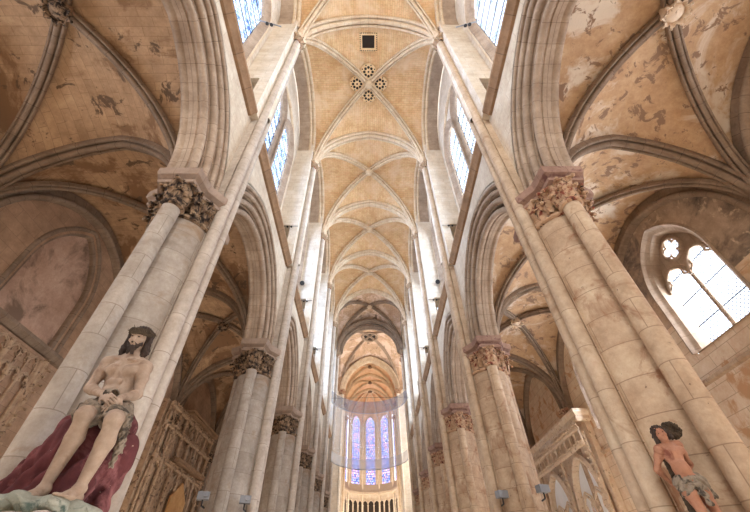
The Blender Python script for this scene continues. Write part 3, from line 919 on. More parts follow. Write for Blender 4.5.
# ------------------------------------------------------------------ aisles
XA0 = 5.5
AA = (XO - XA0) / 2; XAC = (XO + XA0) / 2
for s in (-1, 1):
    sname = 'left' if s < 0 else 'right'
    wm = M['aisle_web_a'] if s < 0 else M['aisle_web_b']
    for k in range(6):
        y0, y1, yc, b = bay(k)
        web = MB(); vault_web(web, s * XAC, yc, AA, b, Z_SPR - 0.1, 3.75, Z_SPR - 0.1, 4.25, 4.2, 14)
        struct(web, 'ceiling_aisle_%s_%d' % (sname, k + 1), wm, smooth=40)
        T = thing('rib_vault', 'dark diagonal ribs and boss under the aisle vault, %s bay on the %s' % (ORD[k], SIDE[s]), 'vault ribs', 'aisle vault ribs')
        diag_rib(T, s * XAC, yc, AA, b, Z_SPR - 0.1, 4.15, 0.17, 0.24, M['aisle_rib'])
        bs = MB(); zb = Z_SPR - 0.1 + 4.15
        bs.lathe(s * XAC, yc, [(0.01, zb - 0.42), (0.15, zb - 0.40), (0.27, zb - 0.3), (0.30, zb - 0.15), (0.26, zb)], 14)
        bo = bs.build('boss', M['cap_a'] if s < 0 else M['carved_lit'], T, 40)
        fb = MB()
        for q in range(9):
            a = 2 * PI * q / 9
            leaf(fb, (s * XAC + 0.16 * math.cos(a), yc + 0.16 * math.sin(a), zb - 0.22), (math.cos(a), math.sin(a), -0.3), (math.cos(a) * 0.3, math.sin(a) * 0.3, -1), 0.2, 0.18, 0.6, q)
        fb.build('carved_foliage', M['cap_a'] if s < 0 else M['carved_lit'], bo, 60)
    for k in range(1, 7):
        T = thing('transverse_arch', 'moulded rib arch spanning the aisle behind the %s pier on the %s' % (ORD[k - 1], SIDE[s]), 'arch', 'aisle transverse ribs')
        trans_arch(T, P[k], AA, Z_SPR - 0.1, 3.75, 0.24, 0.32, M['aisle_rib'], xc=s * XAC)
        # responds on the outer wall
        T = thing('wall_respond', 'slender shaft cluster on the aisle wall opposite the %s pier on the %s' % (ORD[k - 1], SIDE[s]), 'shafts', 'aisle wall responds')
        mt = M['aisle_rib'] if s < 0 else M['pier_b']
        for dx, dy, r in ((-0.32, 0, 0.17), (-0.12, -0.3, 0.13), (-0.12, 0.3, 0.13)):
            m_ = MB(); m_.lathe(s * (XO + dx), P[k] + dy, [(r + 0.08, 0.0), (r + 0.08, 0.5), (r, 0.6), (r, Z_SPR - 0.7)], 14); m_.build('shaft', mt, T, 40)
        m_ = MB(); m_.plan([(s * (XO + 0.02), P[k] - 0.42), (s * (XO - 0.3), P[k] - 0.42), (s * (XO - 0.5), P[k] - 0.2), (s * (XO - 0.5), P[k] + 0.2), (s * (XO - 0.3), P[k] + 0.42), (s * (XO + 0.02), P[k] + 0.42)],
                           [(-0.12, Z_SPR - 0.75), (-0.08, Z_SPR - 0.7), (-0.14, Z_SPR - 0.64), (-0.06, Z_SPR - 0.2), (0.04, Z_SPR - 0.14), (0.06, Z_SPR)])
        c_ = m_.build('capital', M['cap_a'] if s < 0 else M['cap_b'], T, 30)
        fb = capital_foliage([(s * (XO - 0.1), P[k] - 0.38), (s * (XO - 0.42), P[k] - 0.2), (s * (XO - 0.42), P[k] + 0.2), (s * (XO - 0.1), P[k] + 0.38)][::s], Z_SPR - 0.62, Z_SPR - 0.15, k, 0.22, 0.7)
        fb.build('carved_foliage', M['cap_a'] if s < 0 else M['cap_b'], c_, 60)
    for k in range(6):
        y0, y1, yc, b = bay(k)
        T = thing('wall_arch', 'moulded arch against the aisle outer wall, %s bay on the %s' % (ORD[k], SIDE[s]), 'arch', 'aisle wall arches')
        pl = lambda t, z, w_: (s * (XO + w_), yc + t, Z_SPR - 0.1 + z)
        m_ = MB(); arch_sweep(m_, [(0.0, -0.28), (-0.10, -0.26)] + roll(-0.2, -0.14, 0.11, 290, 70) + [(-0.16, 0.1), (-0.16, 0.3)], b - 0.3, 3.95, pl, 18)
        m_.build('roll_moulding', M['aisle_rib'], T, 50)
    # outer wall sheets
    for k in range(6):
        y0, y1, yc, b = bay(k)
        lo, hi = MB(), MB()
        has = (s > 0 and k != 3) or (s < 0 and k in (0, 4))
        if has:
            yw = yc - 0.3
            wall_holes(lo, s * XO, y0, y1, 0, 9.2, [(yw, 1.52, 0.01, 7.86, 20)])
            wall_holes(hi, s * XO, y0, y1, 9.2, 14.4, [(yw, 1.52, 2.25, 9.2, 10.4)])
            make_window(XO + 0.42, s, yw, 1.25, 7.9, 10.4, 1.95, 2, M['glass_diamond'], M['arch'], 0.42, (11.66, 0.47), 0.25)
        elif s < 0 and k == 1:
            H = [(yc, 1.5, 2.5, 8.5, 10.4)]
            wall_holes(lo, s * XO, y0, y1, 0, 9.2, [(yc, 1.5, 0.01, 8.5, 20)])
            wall_holes(hi, s * XO, y0, y1, 9.2, 14.4, [(yc, 1.5, 2.5, 9.2, 10.4)])
            g = MB(); arch_fill(g, s * (XO + 0.2), yc, 1.5, 2.5, 8.3, 10.4); struct(g, 'wall_left_blind_panel', M['plaster_pink'], smooth=0)
            T = thing('blind_arch', 'blind pointed arch of pink plaster high on the aisle wall behind the seated statue', 'blind arch')
            m_ = MB(); arch_sweep(m_, [(0.22, -0.02), (0.14, 0.0)] + roll(0.08, 0.06, 0.08, 270, 90, 6) + [(0.1, 0.2)] + roll(0.0, 0.26, 0.09, 250, 70, 6) + [(0.02, 0.36)], 1.42, 2.42, lambda t, z, w_: (s * (XO + w_), yc + t, 10.4 + z), 18, stilt=2.1)
            m_.build('roll_moulding', M['aisle_rib'], T, 50)
        else:
            wall_holes(lo, s * XO, y0, y1, 0, 9.2, []); wall_holes(hi, s * XO, y0, y1, 9.2, 14.4, [])
        lm = M['aisle_wall_a'] if s < 0 else M['aisle_wall_b']
        struct(lo, 'wall_%s_aisle_lower_%d' % (sname, k + 1), lm, smooth=0)
        struct(hi, 'wall_%s_aisle_upper_%d' % (sname, k + 1), M['aisle_wall_a'] if s < 0 else (M['soot'] if k == 1 else M['aisle_wall_b']), smooth=0)
# sill bands on the outer walls
for s, k in ((-1, 1), (1, 1), (1, 2)):
    y0, y1, yc, b = bay(k)
    z = 8.35 if s < 0 else 7.0
    prof = [(XO + 0.02, z - 0.25), (XO - 0.10, z - 0.2), (XO - 0.22, z - 0.05), (XO - 0.22, z + 0.06), (XO + 0.02, z + 0.18)]
    if s > 0: prof = [(XO + 0.02, z - 0.12), (XO - 0.1, z - 0.05), (XO - 0.1, z + 0.04), (XO + 0.02, z + 0.12)]
    mb = MB(); mb.grid([[(s * x, y0 + 0.4, zz), (s * x, y1 - 0.4, zz)] for x, zz in prof], [[(y0, i * 0.1), (y1, i * 0.1)] for i in range(len(prof))])
    n_tr += 1; struct(mb, 'trim_%d' % n_tr, M['aisle_rib'] if s < 0 else M['pier_b'], smooth=0)

# ------------------------------------------------------------------ carved screens
def lancet_bars(mb, s, X, y0, y1, zb, zt, n, r=0.035):
    wd = (y1 - y0) / n
    for i in range(n + 1):
        mb.tube([(s * X, y0 + i * wd, zb), (s * X, y0 + i * wd, zt - wd * 0.8)], r, 6)
    for i in range(n):
        c = y0 + (i + 0.5) * wd
        cv = arch_curve(wd / 2, wd * 0.8, 0, 6)
        mb.tube([(s * X, c + t, zt - wd * 0.8 + z) for t, z in cv], r, 6)
        for sg in (-1, 1):
            mb.tube([(s * X, c + sg * wd * 0.48, zt - wd * 0.75), (s * X, c + sg * wd * 0.18, zt - wd * 0.55), (s * X, c + sg * wd * 0.26, zt - wd * 0.3)], r * 0.75, 5)
            mb.tube([(s * X, c + sg * wd * 0.5, zt - wd * 0.75), (s * X, c + sg * wd * 0.42, zt - wd * 0.1), (s * X, c, zt + wd * 0.12)], r * 0.7, 5)
def foliage_strip(mb, s, X, y, z0, z1, step=0.22, seed=0, axis='z'):
    rnd = random.Random(seed); q = z0
    mb.tube([(s * X, y, z0), (s * X, y, z1)] if axis == 'z' else [(s * X, z0, y + 0.08), (s * X, z1, y + 0.08)], 0.09, 8)
    while q < z1:
        p = (s * X, y, q) if axis == 'z' else (s * X, q, y)
        leaf(mb, p, (-s, rnd.uniform(-0.6, 0.6), 0.1), (0, 0.35 * rnd.choice((-1, 1)), 1), 0.2, 0.2, 0.8, rnd.random() * 9)
        q += step
T = thing('carved_screen', 'carved stone blind tracery screen under the moulded band behind the seated statue', 'screen')
m_ = MB(); m_.box(-XO + 0.005, -XO + 0.12, 6.9, 11.75, 0, 8.08); m_.build('backing', M['aisle_wall_a'], T, 0)
m_ = MB()
for (ya, yb) in ((7.0, 8.5), (8.62, 10.1), (10.22, 11.5)):
    lancet_bars(m_, -1, XO - 0.2, ya, yb, 0.3, 7.3, 3, 0.045)
    lancet_bars(m_, -1, XO - 0.16, ya, yb, 0.3, 7.9, 3, 0.03); lancet_bars(m_, -1, XO - 0.16, ya, yb, 0.3, 5.2, 6, 0.025)
m_.build('blind_tracery', M['carved'], T, 50)
m_ = MB()
for y in (7.0, 8.56, 10.16, 11.6): m_.lathe(-XO + 0.16, y, [(0.14, 0), (0.14, 0.4), (0.09, 0.5), (0.09, 7.95)], 10)
m_.build('frame_post', M['carved'], T, 40)
m_ = MB(); foliage_strip(m_, -1, XO - 0.2, 11.72, 0.5, 7.9, 0.26, 3); m_.build('foliage_border', M['carved'], T, 60)

# reredos on the seated-statue side
T = thing('carved_reredos', 'tall carved stone reredos with two cornices and a plank panel beyond the seated statue', 'reredos')
X0 = XO - 0.02
m_ = MB(); m_.box(-X0, -X0 + 0.3, 20.0, 27.4, 0, 10.2); m_.build('backing', M['carved'], T, 0)
m_ = MB(); m_.plan([(-X0, 22.4), (-X0 + 0.8, 22.4), (-X0 + 0.8, 27.0), (-X0, 27.0)], [(0, 10.2), (0.05, 10.24), (0.02, 10.34), (0.08, 10.42)]); m_.build('cornice', M['ledge'], T, 0)
m_ = MB(); m_.plan([(-X0, 22.4), (-X0 + 0.8, 22.4), (-X0 + 0.8, 26.6), (-X0, 26.6)], [(0, 7.6), (0.05, 7.64), (0.02, 7.74), (0.08, 7.82)]); m_.build('cornice', M['ledge'], T, 0)
m_ = MB()
for i in range(7): m_.lathe(-X0 + 0.5, 20.4 + i * 1.1, [(0.16, 0), (0.16, 0.5), (0.10, 0.6), (0.10, 10.1)], 8)
lancet_bars(m_, -1, X0 - 0.42, 20.2, 27.2, 7.9, 10.1, 8, 0.055); lancet_bars(m_, -1, X0 - 0.42, 20.2, 27.2, 3.4, 7.3, 5, 0.07)
m_.build('colonnettes', M['carved'], T, 50)
for q, zz in ((20.2, 9.9), (20.2, 7.3), (20.2, 8.9)):
    m_ = MB(); foliage_strip(m_, -1, X0 - 0.5, zz, q, 27.2, 0.3, int(zz * 3), axis='y'); m_.build('foliage_band', M['carved'], T, 60)
for q in (21.2, 26.9):
    m_ = MB(); foliage_strip(m_, -1, X0 - 0.5, q, 2.0, 9.0, 0.3, 2); m_.build('foliage_column', M['carved'], T, 60)
m_ = MB(); xx = -X0 + 0.62
m_.poly([(xx, 23.3, 0.2), (xx, 25.3, 0.2), (xx, 25.3, 6.2), (xx, 24.3, 7.0), (xx, 23.3, 6.2)])
m_.poly([(xx - 0.1, 23.3, 0.2), (xx - 0.1, 25.3, 0.2), (xx - 0.1, 25.3, 6.2), (xx - 0.1, 24.3, 7.0), (xx - 0.1, 23.3, 6.2)])
for (ya, za, yb, zb) in ((23.3, 0.2, 23.3, 6.2), (25.3, 0.2, 25.3, 6.2), (23.3, 6.2, 24.3, 7.0), (24.3, 7.0, 25.3, 6.2)):
    m_.poly([(xx, ya, za), (xx, yb, zb), (xx - 0.1, yb, zb), (xx - 0.1, ya, za)])
m_.build('plank_panel', M['wood'], T, 0)

# retable on the bound-statue side
T = thing('carved_retable', 'carved stone altar frame in pale lit tone with pointed white panels for bright openings between two piers', 'retable')
m_ = MB(); m_.box(X0 - 0.3, X0, 19.8, 27.2, 0, 8.6); m_.build('backing', M['carved_lit'], T, 0)
m_ = MB(); m_.plan([(X0, 19.7), (X0 - 0.7, 19.7), (X0 - 0.7, 27.4), (X0, 27.4)], [(0, 8.5), (0.06, 8.6), (0.02, 8.8), (0.14, 8.95), (0.14, 9.1)]); m_.build('cornice', M['carved_lit'], T, 0)
m_ = MB(); lancet_bars(m_, 1, X0 - 0.8, 19.8, 27.2, 7.5, 8.5, 11, 0.05); m_.build('cresting', M['carved_lit'], T, 50)
for zz, sd_ in ((7.35, 5), (8.1, 15)):
    m_ = MB(); foliage_strip(m_, 1, X0 - 0.8, zz, 19.8, 27.2, 0.3, sd_, axis='y'); m_.build('foliage_band', M['carved_lit'], T, 60)
for yy in (19.9, 23.4, 27.0):
    m_ = MB(); foliage_strip(m_, 1, X0 - 0.6, yy, 3.0, 8.0, 0.3, 5); m_.build('foliage_column', M['carved_lit'], T, 60)
m_ = MB()
for c in (21.6, 25.2):
    arch_sweep(m_, [(0.3, 0.0), (0.0, 0.06)] + roll(-0.05, 0.16, 0.1, 270, 90) + [(0.0, 0.34)], 1.25, 1.9, lambda t, z, w_: (X0 - 0.5 + w_, c + t, 5.2 + z), 12, stilt=4.0)
    lancet_bars(m_, 1, X0 - 0.42, c - 1.25, c + 1.25, 1.2, 5.6, 2, 0.06)
m_.build('arch_moulding', M['carved_lit'], T, 50)
wp = stone('lit_opening_panel', (240, 238, 232), (250, 248, 244), None, None)  # white colour stands in for the brightness of a lit opening
for c in (21.6, 25.2):
    m_ = MB(); arch_fill(m_, X0 - 0.33, c, 1.25, 1.9, 1.2, 5.2); m_.build('lit_opening_panel', wp, T, 0)

# ------------------------------------------------------------------ crossing, choir and apse
def cluster(x, y, label, ztop, mat, s, wide=0.5):
    T = thing('clustered_pier', label, 'pier', 'clustered piers of crossing and choir')
    m_ = MB(); m_.box(min(s * x, s * (x + 1.2)), max(s * x, s * (x + 1.2)), y - wide, y + wide, 0, ztop); m_.build('core', mat, T, 0)
    for dy in (-wide + 0.05, -wide * 0.4, wide * 0.4, wide - 0.05):
        m_ = MB(); m_.lathe(s * x, y + dy, [(0.26, 0), (0.26, 0.8), (0.15, 0.95), (0.15, ztop - 0.6)], 14); m_.build('shaft', mat, T, 40)
    m_ = MB(); m_.plan([(s * (x + 0.5), y - wide - 0.1), (s * (x - 0.12), y - wide - 0.1), (s * (x - 0.12), y + wide + 0.1), (s * (x + 0.5), y + wide + 0.1)],
           [(-0.02, ztop - 0.65), (0.04, ztop - 0.6), (-0.02, ztop - 0.5), (0.1, ztop - 0.12), (0.16, ztop - 0.1), (0.18, ztop)])
    c_ = m_.build('capital', M['cap_b'], T, 30)
    fb = capital_foliage([(s * (x + 0.3), y - wide - 0.12), (s * (x - 0.16), y - wide - 0.12), (s * (x - 0.16), y + wide + 0.12), (s * (x + 0.3), y + wide + 0.12)], ztop - 0.55, ztop - 0.08, 4, 0.24, 0.8)
    fb.build('carved_foliage', M['cap_b'], c_, 60)
for s in (-1, 1):
    cluster(4.15, P[6] + 0.55, 'clustered pier at the near side of the crossing on the ' + SIDE[s], 24.3, M['upper'], s, 0.6)
    cluster(3.95, PY7, 'clustered pier at the far side of the crossing on the ' + SIDE[s], 24.3, M['upper'], s, 0.7)
    cluster(4.1, PY8, 'clustered pier inside the choir on the ' + SIDE[s], Z_CAP, M['upper'], s, 0.35)
    cluster(4.1, PY9, 'clustered pier where the apse begins on the ' + SIDE[s], Z_CAP, M['upper'], s, 0.35)
    sname = 'left' if s < 0 else 'right'
    # choir walls
    mb = MB(); wall_holes(mb, s * 4.5, PY7, PY9 + 0.3, 0, 30.5, [((PY7 + PY8) / 2, 1.5, 2.2, 16.5, 24.0), ((PY8 + PY9) / 2, 1.5, 2.2, 16.5, 24.0), ((PY7 + PY8) / 2, 1.9, 2.6, 0.0, 7.8), ((PY8 + PY9) / 2, 1.9, 2.6, 0.0, 7.8)])
    struct(mb, 'wall_%s_choir' % sname, M['upper'], smooth=0)
    for yy in ((PY7 + PY8) / 2, (PY8 + PY9) / 2):
        make_window(4.7, s, yy, 1.4, 16.5, 24.0, 2.1, 2, M['glass_blue'], M['upper'], 0.25, None, 0.1)
    # transept end wall and the tall arch into it
    mb = MB(); wall_holes(mb, s * 13, P[6] - 0.5, PY7 + 0.5, 0, 31, [(46.5, 3.2, 4.0, 12.0, 22.0)])
    struct(mb, 'wall_%s_transept' % sname, M['upper'], smooth=0)
    make_window(13.2, s, 46.5, 3.0, 12.0, 22.0, 3.8, 4, M['glass_white'], M['upper'], 0.3, None, 0.2)
    for nm, yy in (('near', P[6] + 0.6), ('far', PY7 + 0.1)):
        mb = MB(); mb.poly([(s * 4.9, yy, 0), (s * 13, yy, 0), (s * 13, yy, 31), (s * 4.9, yy, 31)]); struct(mb, 'wall_%s_transept_%s' % (sname, nm), M['upper'], smooth=0)
    mb = MB(); vault_web(mb, s * 8.7, 46.5, 4.35, 5.3, Z_CAP, 4.5, Z_CAP, 4.6, 4.9, 8); struct(mb, 'ceiling_transept_%s' % sname, M['cross_web'], smooth=40)
mb = MB(); vault_web(mb, 0, (P[6] + PY7) / 2 + 0.2, 4.35, (PY7 - P[6]) / 2 - 0.2, Z_CAP - 0.4, 5.3, Z_CAP, 4.6, 6.1, 14); struct(mb, 'ceiling_crossing', M['cross_web'], smooth=40)
mb = MB(); arch_sweep(mb, [(0, 0.25), (0, 3.2)], AV - 0.35, Z_CR - Z_CAP - 1.0, lambda t, z, w_: (t, P[6] + 0.15, Z_CAP - 0.2 + z), 16); struct(mb, 'wall_crossing_west', M['cross_web'], smooth=0)
T = thing('rib_vault', 'crossing vault ribs meeting at a dark round ring', 'vault ribs')
ycx = (P[6] + PY7) / 2 + 0.2
diag_rib(T, 0, ycx, 4.3, (PY7 - P[6]) / 2 - 0.2, Z_CAP - 0.4, 6.1, 0.2, 0.3, M['arch'])
m_ = MB(); pts = [(1.1 * math.cos(a * PI / 12), ycx + 1.1 * math.sin(a * PI / 12), 30.35) for a in range(25)]
m_.tube(pts, 0.17, 8); m_.build('ring', M['arch'], T, 50)
m_ = MB(); m_.lathe(0, ycx, [(0.001, 30.42), (0.85, 30.42)], 24); m_.build('dark_eye', M['darkhole'], T, 0)
for y, lab, hh in ((PY7, 'double stepped stone arch between crossing and choir', 5.3), (PY8, 'transverse rib halfway along the choir vault', 4.9), (PY9, 'transverse rib at the mouth of the apse', 4.9)):
    T = thing('transverse_arch', lab, 'arch')
    if y == PY7:
        trans_arch(T, y - 0.35, 4.3, 24.3, 5.3, 0.35, 0.4, M['nave_rib']); trans_arch(T, y, 3.95, 24.3, 4.95, 0.4, 0.4, M['nave_rib'], 'inner_ring')
        mb = MB()
        arch_sweep(mb, [(0, 0.2), (0, 6.0)], 4.3, 5.3, lambda t, z, w_: (t, y, 24.3 + z), 16); struct(mb, 'wall_crossing_east', M['cross_web'], smooth=0)
    else:
        trans_arch(T, y, 4.1, Z_CAP, hh, 0.3, 0.34, M['nave_rib'])
for k, (ya, yb) in enumerate(((PY7, PY8), (PY8, PY9))):
    mb = MB(); vault_web(mb, 0, (ya + yb) / 2, 4.15, (yb - ya) / 2, Z_CAP, 4.95, 26.0, 3.6, 5.0, 12, Fspan=(yb - ya) / 2 - 0.3); struct(mb, 'ceiling_choir_%d' % (k + 1), M['choir_web'], smooth=40)
    T = thing('rib_vault', 'warm lit diagonal ribs of the %s choir bay vault' % ('nearer' if k == 0 else 'farther'), 'vault ribs')
    diag_rib(T, 0, (ya + yb) / 2, 4.15, (yb - ya) / 2, Z_CAP, 5.0, 0.18, 0.28, M['nave_rib'])
    bs = MB(); bs.lathe(0, (ya + yb) / 2, [(0.01, 29.45), (0.2, 29.45), (0.35, 29.55), (0.38, 29.8)], 14); bs.build('boss', M['cap_a'], T, 40)
# apse: five sides of a decagon-like polygon
RA = 4.5; YA = PY9 + 0.6
corner = [(RA * math.cos(PI * k / 5), YA + RA * math.sin(PI * k / 5)) for k in range(6)]
boss = (0, YA, 29.7)
T = thing('rib_vault', 'radiating ribs of the apse vault above the stained glass', 'vault ribs')
def apse_prof(q): return Z_CAP + 4.85 * math.sin(q * PI / 2)      # q 0 at wall, 1 at boss
for k in range(6):
    cx, cy = corner[k]
    pts = [(cx * 0.94 * math.cos(q * PI / 2) ** 1.0, YA + (cy - YA) * 0.94 * math.cos(q * PI / 2), apse_prof(q) - 0.05) for q in [i / 10 for i in range(11)]]
    m_ = MB(); m_.tube(pts, 0.16, 8, False); m_.build('radial_rib', M['nave_rib'], T, 50)
bs = MB(); bs.lathe(0, YA, [(0.01, 29.4), (0.25, 29.4), (0.4, 29.5), (0.42, 29.8)], 14); bs.build('boss', M['cap_a'], T, 40)
mb = MB()
for k in range(5):
    c0, c1 = Vector(corner[k]), Vector(corner[k + 1])
    G = []; nn = 8
    for j in range(nn + 1):
        v = j / nn; e = c0.lerp(c1, v)
        row = []
        for i in range(9):
            q = i / 8; cc = math.cos(q * PI / 2)
            lift = math.sin(v * PI) * 1.9 * (1 - q) ** 0.8
            z = Z_CAP + 4.85 * math.sin(q * PI / 2) + lift
            row.append((e.x * cc, YA + (e.y - YA) * cc, min(z, 29.95)))
        G.append(row)
    mb.grid(G, [[(j * 0.35, i * 0.6) for i in range(9)] for j in range(nn + 1)])
struct(mb, 'ceiling_apse', M['choir_web'], smooth=50)
for k in range(5):
    c0, c1 = Vector(corner[k]), Vector(corner[k + 1]); mid = (c0 + c1) / 2; tg = (c1 - c0).normalized(); L = (c1 - c0).length
    nin = Vector((-mid.x, YA - mid.y)).normalized()
    Mx = Matrix(((nin.x, tg.x, 0, mid.x), (nin.y, tg.y, 0, mid.y), (0, 0, 1, 0), (0, 0, 0, 1)))
    mb = MB(); wall_holes(mb, 0, -L / 2, L / 2, 0, 29.0, [(0, 0.84, 1.4, 16.0, 25.3)]); mb.xf(Mx)
    struct(mb, 'wall_apse_%d' % (k + 1), M['upper'], smooth=0)
    win_n += 1
    fr = MB(); arch_sweep(fr, roll(0.05, 0.0, 0.10, 10, 350), 0.86, 1.42, lambda t, z, w_: (w_, t, 25.3 + z), 12, stilt=9.3); fr.xf(Mx)
    o = fr.build('window_%d' % win_n, M['upper'], None, 40); o['kind'] = 'structure'
    g = MB(); arch_fill(g, -0.1, 0, 0.84, 1.4, 16.0, 25.3); g.xf(Mx); g.build('window_pane', M['glass_stain'], o, 0)
    bb = MB()
    for i in range(10): bb.tube([(-0.08, -0.84, 16.8 + i * 0.9), (-0.08, 0.84, 16.8 + i * 0.9)], 0.03, 5)
    bb.xf(Mx); bb.build('saddle_bars', M['iron'], o, 40)
    # sloping sill band
    sb = MB(); sb.grid([[(x, -L / 2, z), (x, L / 2, z)] for x, z in ((0.0, 16.0), (0.35, 14.9), (0.42, 14.9), (0.42, 14.6), (0.3, 14.5))]); sb.xf(Mx)
    n_tr += 1; struct(sb, 'trim_%d' % n_tr, M['upper'], smooth=0)
    T = thing('triforium_arcade', 'row of dark trefoil openings under the apse windows, %s side of the polygon' % ['first', 'second', 'middle', 'fourth', 'fifth'][k], 'arcade', 'apse triforium arcades')
    a_ = MB(); d_ = MB(); wd = L / 3
    for i in range(3):
        c = -L / 2 + (i + 0.5) * wd
        arch_sweep(a_, roll(0.2, 0.06, 0.06, 0, 360, 8), wd / 2 - 0.06, wd * 0.6, lambda t, z, w_: (w_, c + t, 13.2 + z), 8)
        a_.lathe(0.2, c - wd / 2, [(0.07, 11.6), (0.07, 12.9), (0.12, 13.15)], 8)
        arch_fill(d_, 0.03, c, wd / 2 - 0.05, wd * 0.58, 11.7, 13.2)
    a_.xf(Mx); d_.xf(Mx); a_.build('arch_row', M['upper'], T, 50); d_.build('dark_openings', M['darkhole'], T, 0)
    cs = MB(); p_ = c0 + (Vector((0, YA)) - c0).normalized() * 0.12
    cs.lathe(p_.x, p_.y, [(0.13, 0), (0.13, Z_CAP - 0.5), (0.24, Z_CAP - 0.1), (0.26, Z_CAP)], 12)
    t2 = cs.build('apse_shaft', M['upper'], None, 40); tag(t2, 'slim round shaft rising between the apse windows, %s in the row' % ORD[k], 'shaft', 'apse shafts')

# ------------------------------------------------------------------ hanging translucent veil before the crossing
def veil_mat(name, col, alpha, rough=0.3):
    m = bpy.data.materials.new(name); m.use_nodes = True
    t = m.node_tree; b_ = t.nodes['Principled BSDF']; out = [n for n in t.nodes if n.type == 'OUTPUT_MATERIAL'][0]
    b_.inputs['Base Color'].default_value = lin(col); b_.inputs['Roughness'].default_value = rough
    tr = N(t, 'ShaderNodeBsdfTransparent'); mx = N(t, 'ShaderNodeMixShader')
    tc = N(t, 'ShaderNodeTexCoord'); nz = N(t, 'ShaderNodeTexNoise', Scale=0.8); t.links.new(tc.outputs['Object'], nz.inputs['Vector'])
    mr = N(t, 'ShaderNodeMapRange'); mr.inputs[3].default_value = alpha * 0.8; mr.inputs[4].default_value = alpha * 1.2
    t.links.new(nz.outputs[0], mr.inputs[0]); t.links.new(mr.outputs[0], mx.inputs[0])
    t.links.new(tr.outputs[0], mx.inputs[1]); t.links.new(b_.outputs[0], mx.inputs[2]); t.links.new(mx.outputs[0], out.inputs[0])
    return m
T = thing('hanging_veil', 'translucent curved sheet suspended across the nave before the stained glass', 'veil')
def veil_arc(xh, y0, bul, z, n=20):
    return [(-0.15 + xh * math.sin((i / n * 2 - 1) * 1.35) / math.sin(1.35), y0 + bul * math.cos((i / n * 2 - 1) * 1.35), z) for i in range(n + 1)]
for nm, zs_, mt in (('upper_band', [(3.95, 18.3), (4.05, 17.3), (3.85, 17.0)], veil_mat('veil_grey_net', (120, 122, 132), 0.55)),
                    ('clear_sheet', [(3.7, 17.0), (3.6, 14.0), (3.55, 12.4)], veil_mat('veil_clear_film', (225, 228, 235), 0.24, 0.08)),
                    ('lower_band', [(3.6, 12.4), (3.62, 11.7), (3.6, 11.5)], veil_mat('veil_frosted_hem', (200, 205, 214), 0.5))):
    m_ = MB(); m_.grid([veil_arc(xh, 36.6, 4.2, z) for xh, z in zs_]); m_.build(nm, mt, T, 60)
    if nm != 'clear_sheet':
        m_ = MB(); m_.tube(veil_arc(zs_[-1][0], 36.6, 4.2, zs_[-1][1]), 0.035, 6); m_.build('hem_rod', M['grey_metal'], T, 40)
for x_, y_ in ((-4.1, 37.5), (3.8, 37.5)):
    m_ = MB(); m_.tube([(x_, y_, 18.3), (x_, y_, 28.0)], 0.015, 5); m_.build('suspension_wire', M['iron'], T, 40)
m_ = MB(); m_.tube([(-4.2, 37.5, 17.4), (4.0, 37.5, 17.4)], 0.02, 5); m_.build('cross_wire', M['iron'], T, 40)

# ------------------------------------------------------------------ small fixtures
def lamp_head(mb, c, d, r=0.1, L=0.2):
    c = Vector(c); d = Vector(d).normalized()
    mb.tube([c - d * L, c - d * L * 0.9, c - d * 0.02, c], [r * 0.5, r * 0.8, r, r * 1.05], 12)
for s in (-1, 1):
    for i, (x, y, z) in enumerate(((s * 5.22, 13.05, 4.15), (s * 4.12, 13.72, 4.15))):
        T = thing('spotlight', 'grey floodlight on the %s of the second pier, %s' % (['round front column', 'drum by the thin shafts'][i], SIDE[s]), 'spotlight', 'pier floodlights')
        m_ = MB(); m_.obox((x, y, z), ((1, 0.3, 0), (0, 0, 1), (0.3, -1, 0)), (0.17, 0.10, 0.12)); m_.build('housing', M['grey_metal'], T, 30)
        m_ = MB(); m_.tube([(x, y, z - 0.08), (x, y + 0.02, z - 0.25), (x + s * 0.02, y + 0.35, z - 0.25)], 0.025, 6); m_.build('bracket', M['iron'], T, 40)
        m_ = MB(); lamp_head(m_, (x - s * 0.1, y - 0.13, z + 0.02), (-s * 0.3, -1, 0.3), 0.07, 0.1); m_.build('lens_hood', M['grey_metal'], T, 40)
    # rods with twin spots on the clerestory reveals
    for k in (2, 3, 4):
        z = 17.25; y = P[k] - 0.68
        T = thing('lighting_rod', 'thin rod with two black spots on the clerestory by the %s pier, %s' % (ORD[k - 1], SIDE[s]), 'light fitting', 'clerestory lighting rods')
        m_ = MB(); m_.tube([(s * 4.15, y - 0.04, z + 0.12), (s * 5.3, y - 0.04, z + 0.12)], 0.02, 5); m_.build('rod', M['iron'], T, 40)
        for dx in (4.5, 4.72):
            m_ = MB(); lamp_head(m_, (s * dx, y - 0.1, z), (0, -0.5, -1), 0.06, 0.14); m_.build('spot_head', M['black'], T, 40)
    T = thing('loudspeaker', 'round black loudspeaker on the pale upper wall by the third pier, %s' % SIDE[s], 'loudspeaker', 'round loudspeakers')
    m_ = MB(); lamp_head(m_, (s * 5.0, P[3] - 0.95, 18.8), (-s * 0.3, -1, -0.6), 0.17, 0.16); m_.build('case', M['black'], T, 40)
    m_ = MB(); m_.tube([(s * 5.0, P[3] - 0.80, 18.85), (s * 5.0, P[3] - 0.6, 18.9)], 0.03, 6); m_.build('wall_bracket', M['iron'], T, 40)
    # tie rod at the first windows
    T = thing('tie_rod', 'thin iron rod with two small lamps crossing the first %s clerestory window' % ('blue' if s < 0 else 'pale'), 'tie rod')
    m_ = MB(); m_.tube([(s * 5.55, 4.7, 22.6), (s * 4.4, 5.0, 22.6)], 0.035, 6); m_.build('rod', M['grey_metal'], T, 40)
    for q in (0.45, 0.65):
        m_ = MB(); lamp_head(m_, (s * (5.5 - q), 4.72 + q * 0.25, 22.45), (0, -0.4, -1), 0.08, 0.16); m_.build('lamp_head', M['black'], T, 40)

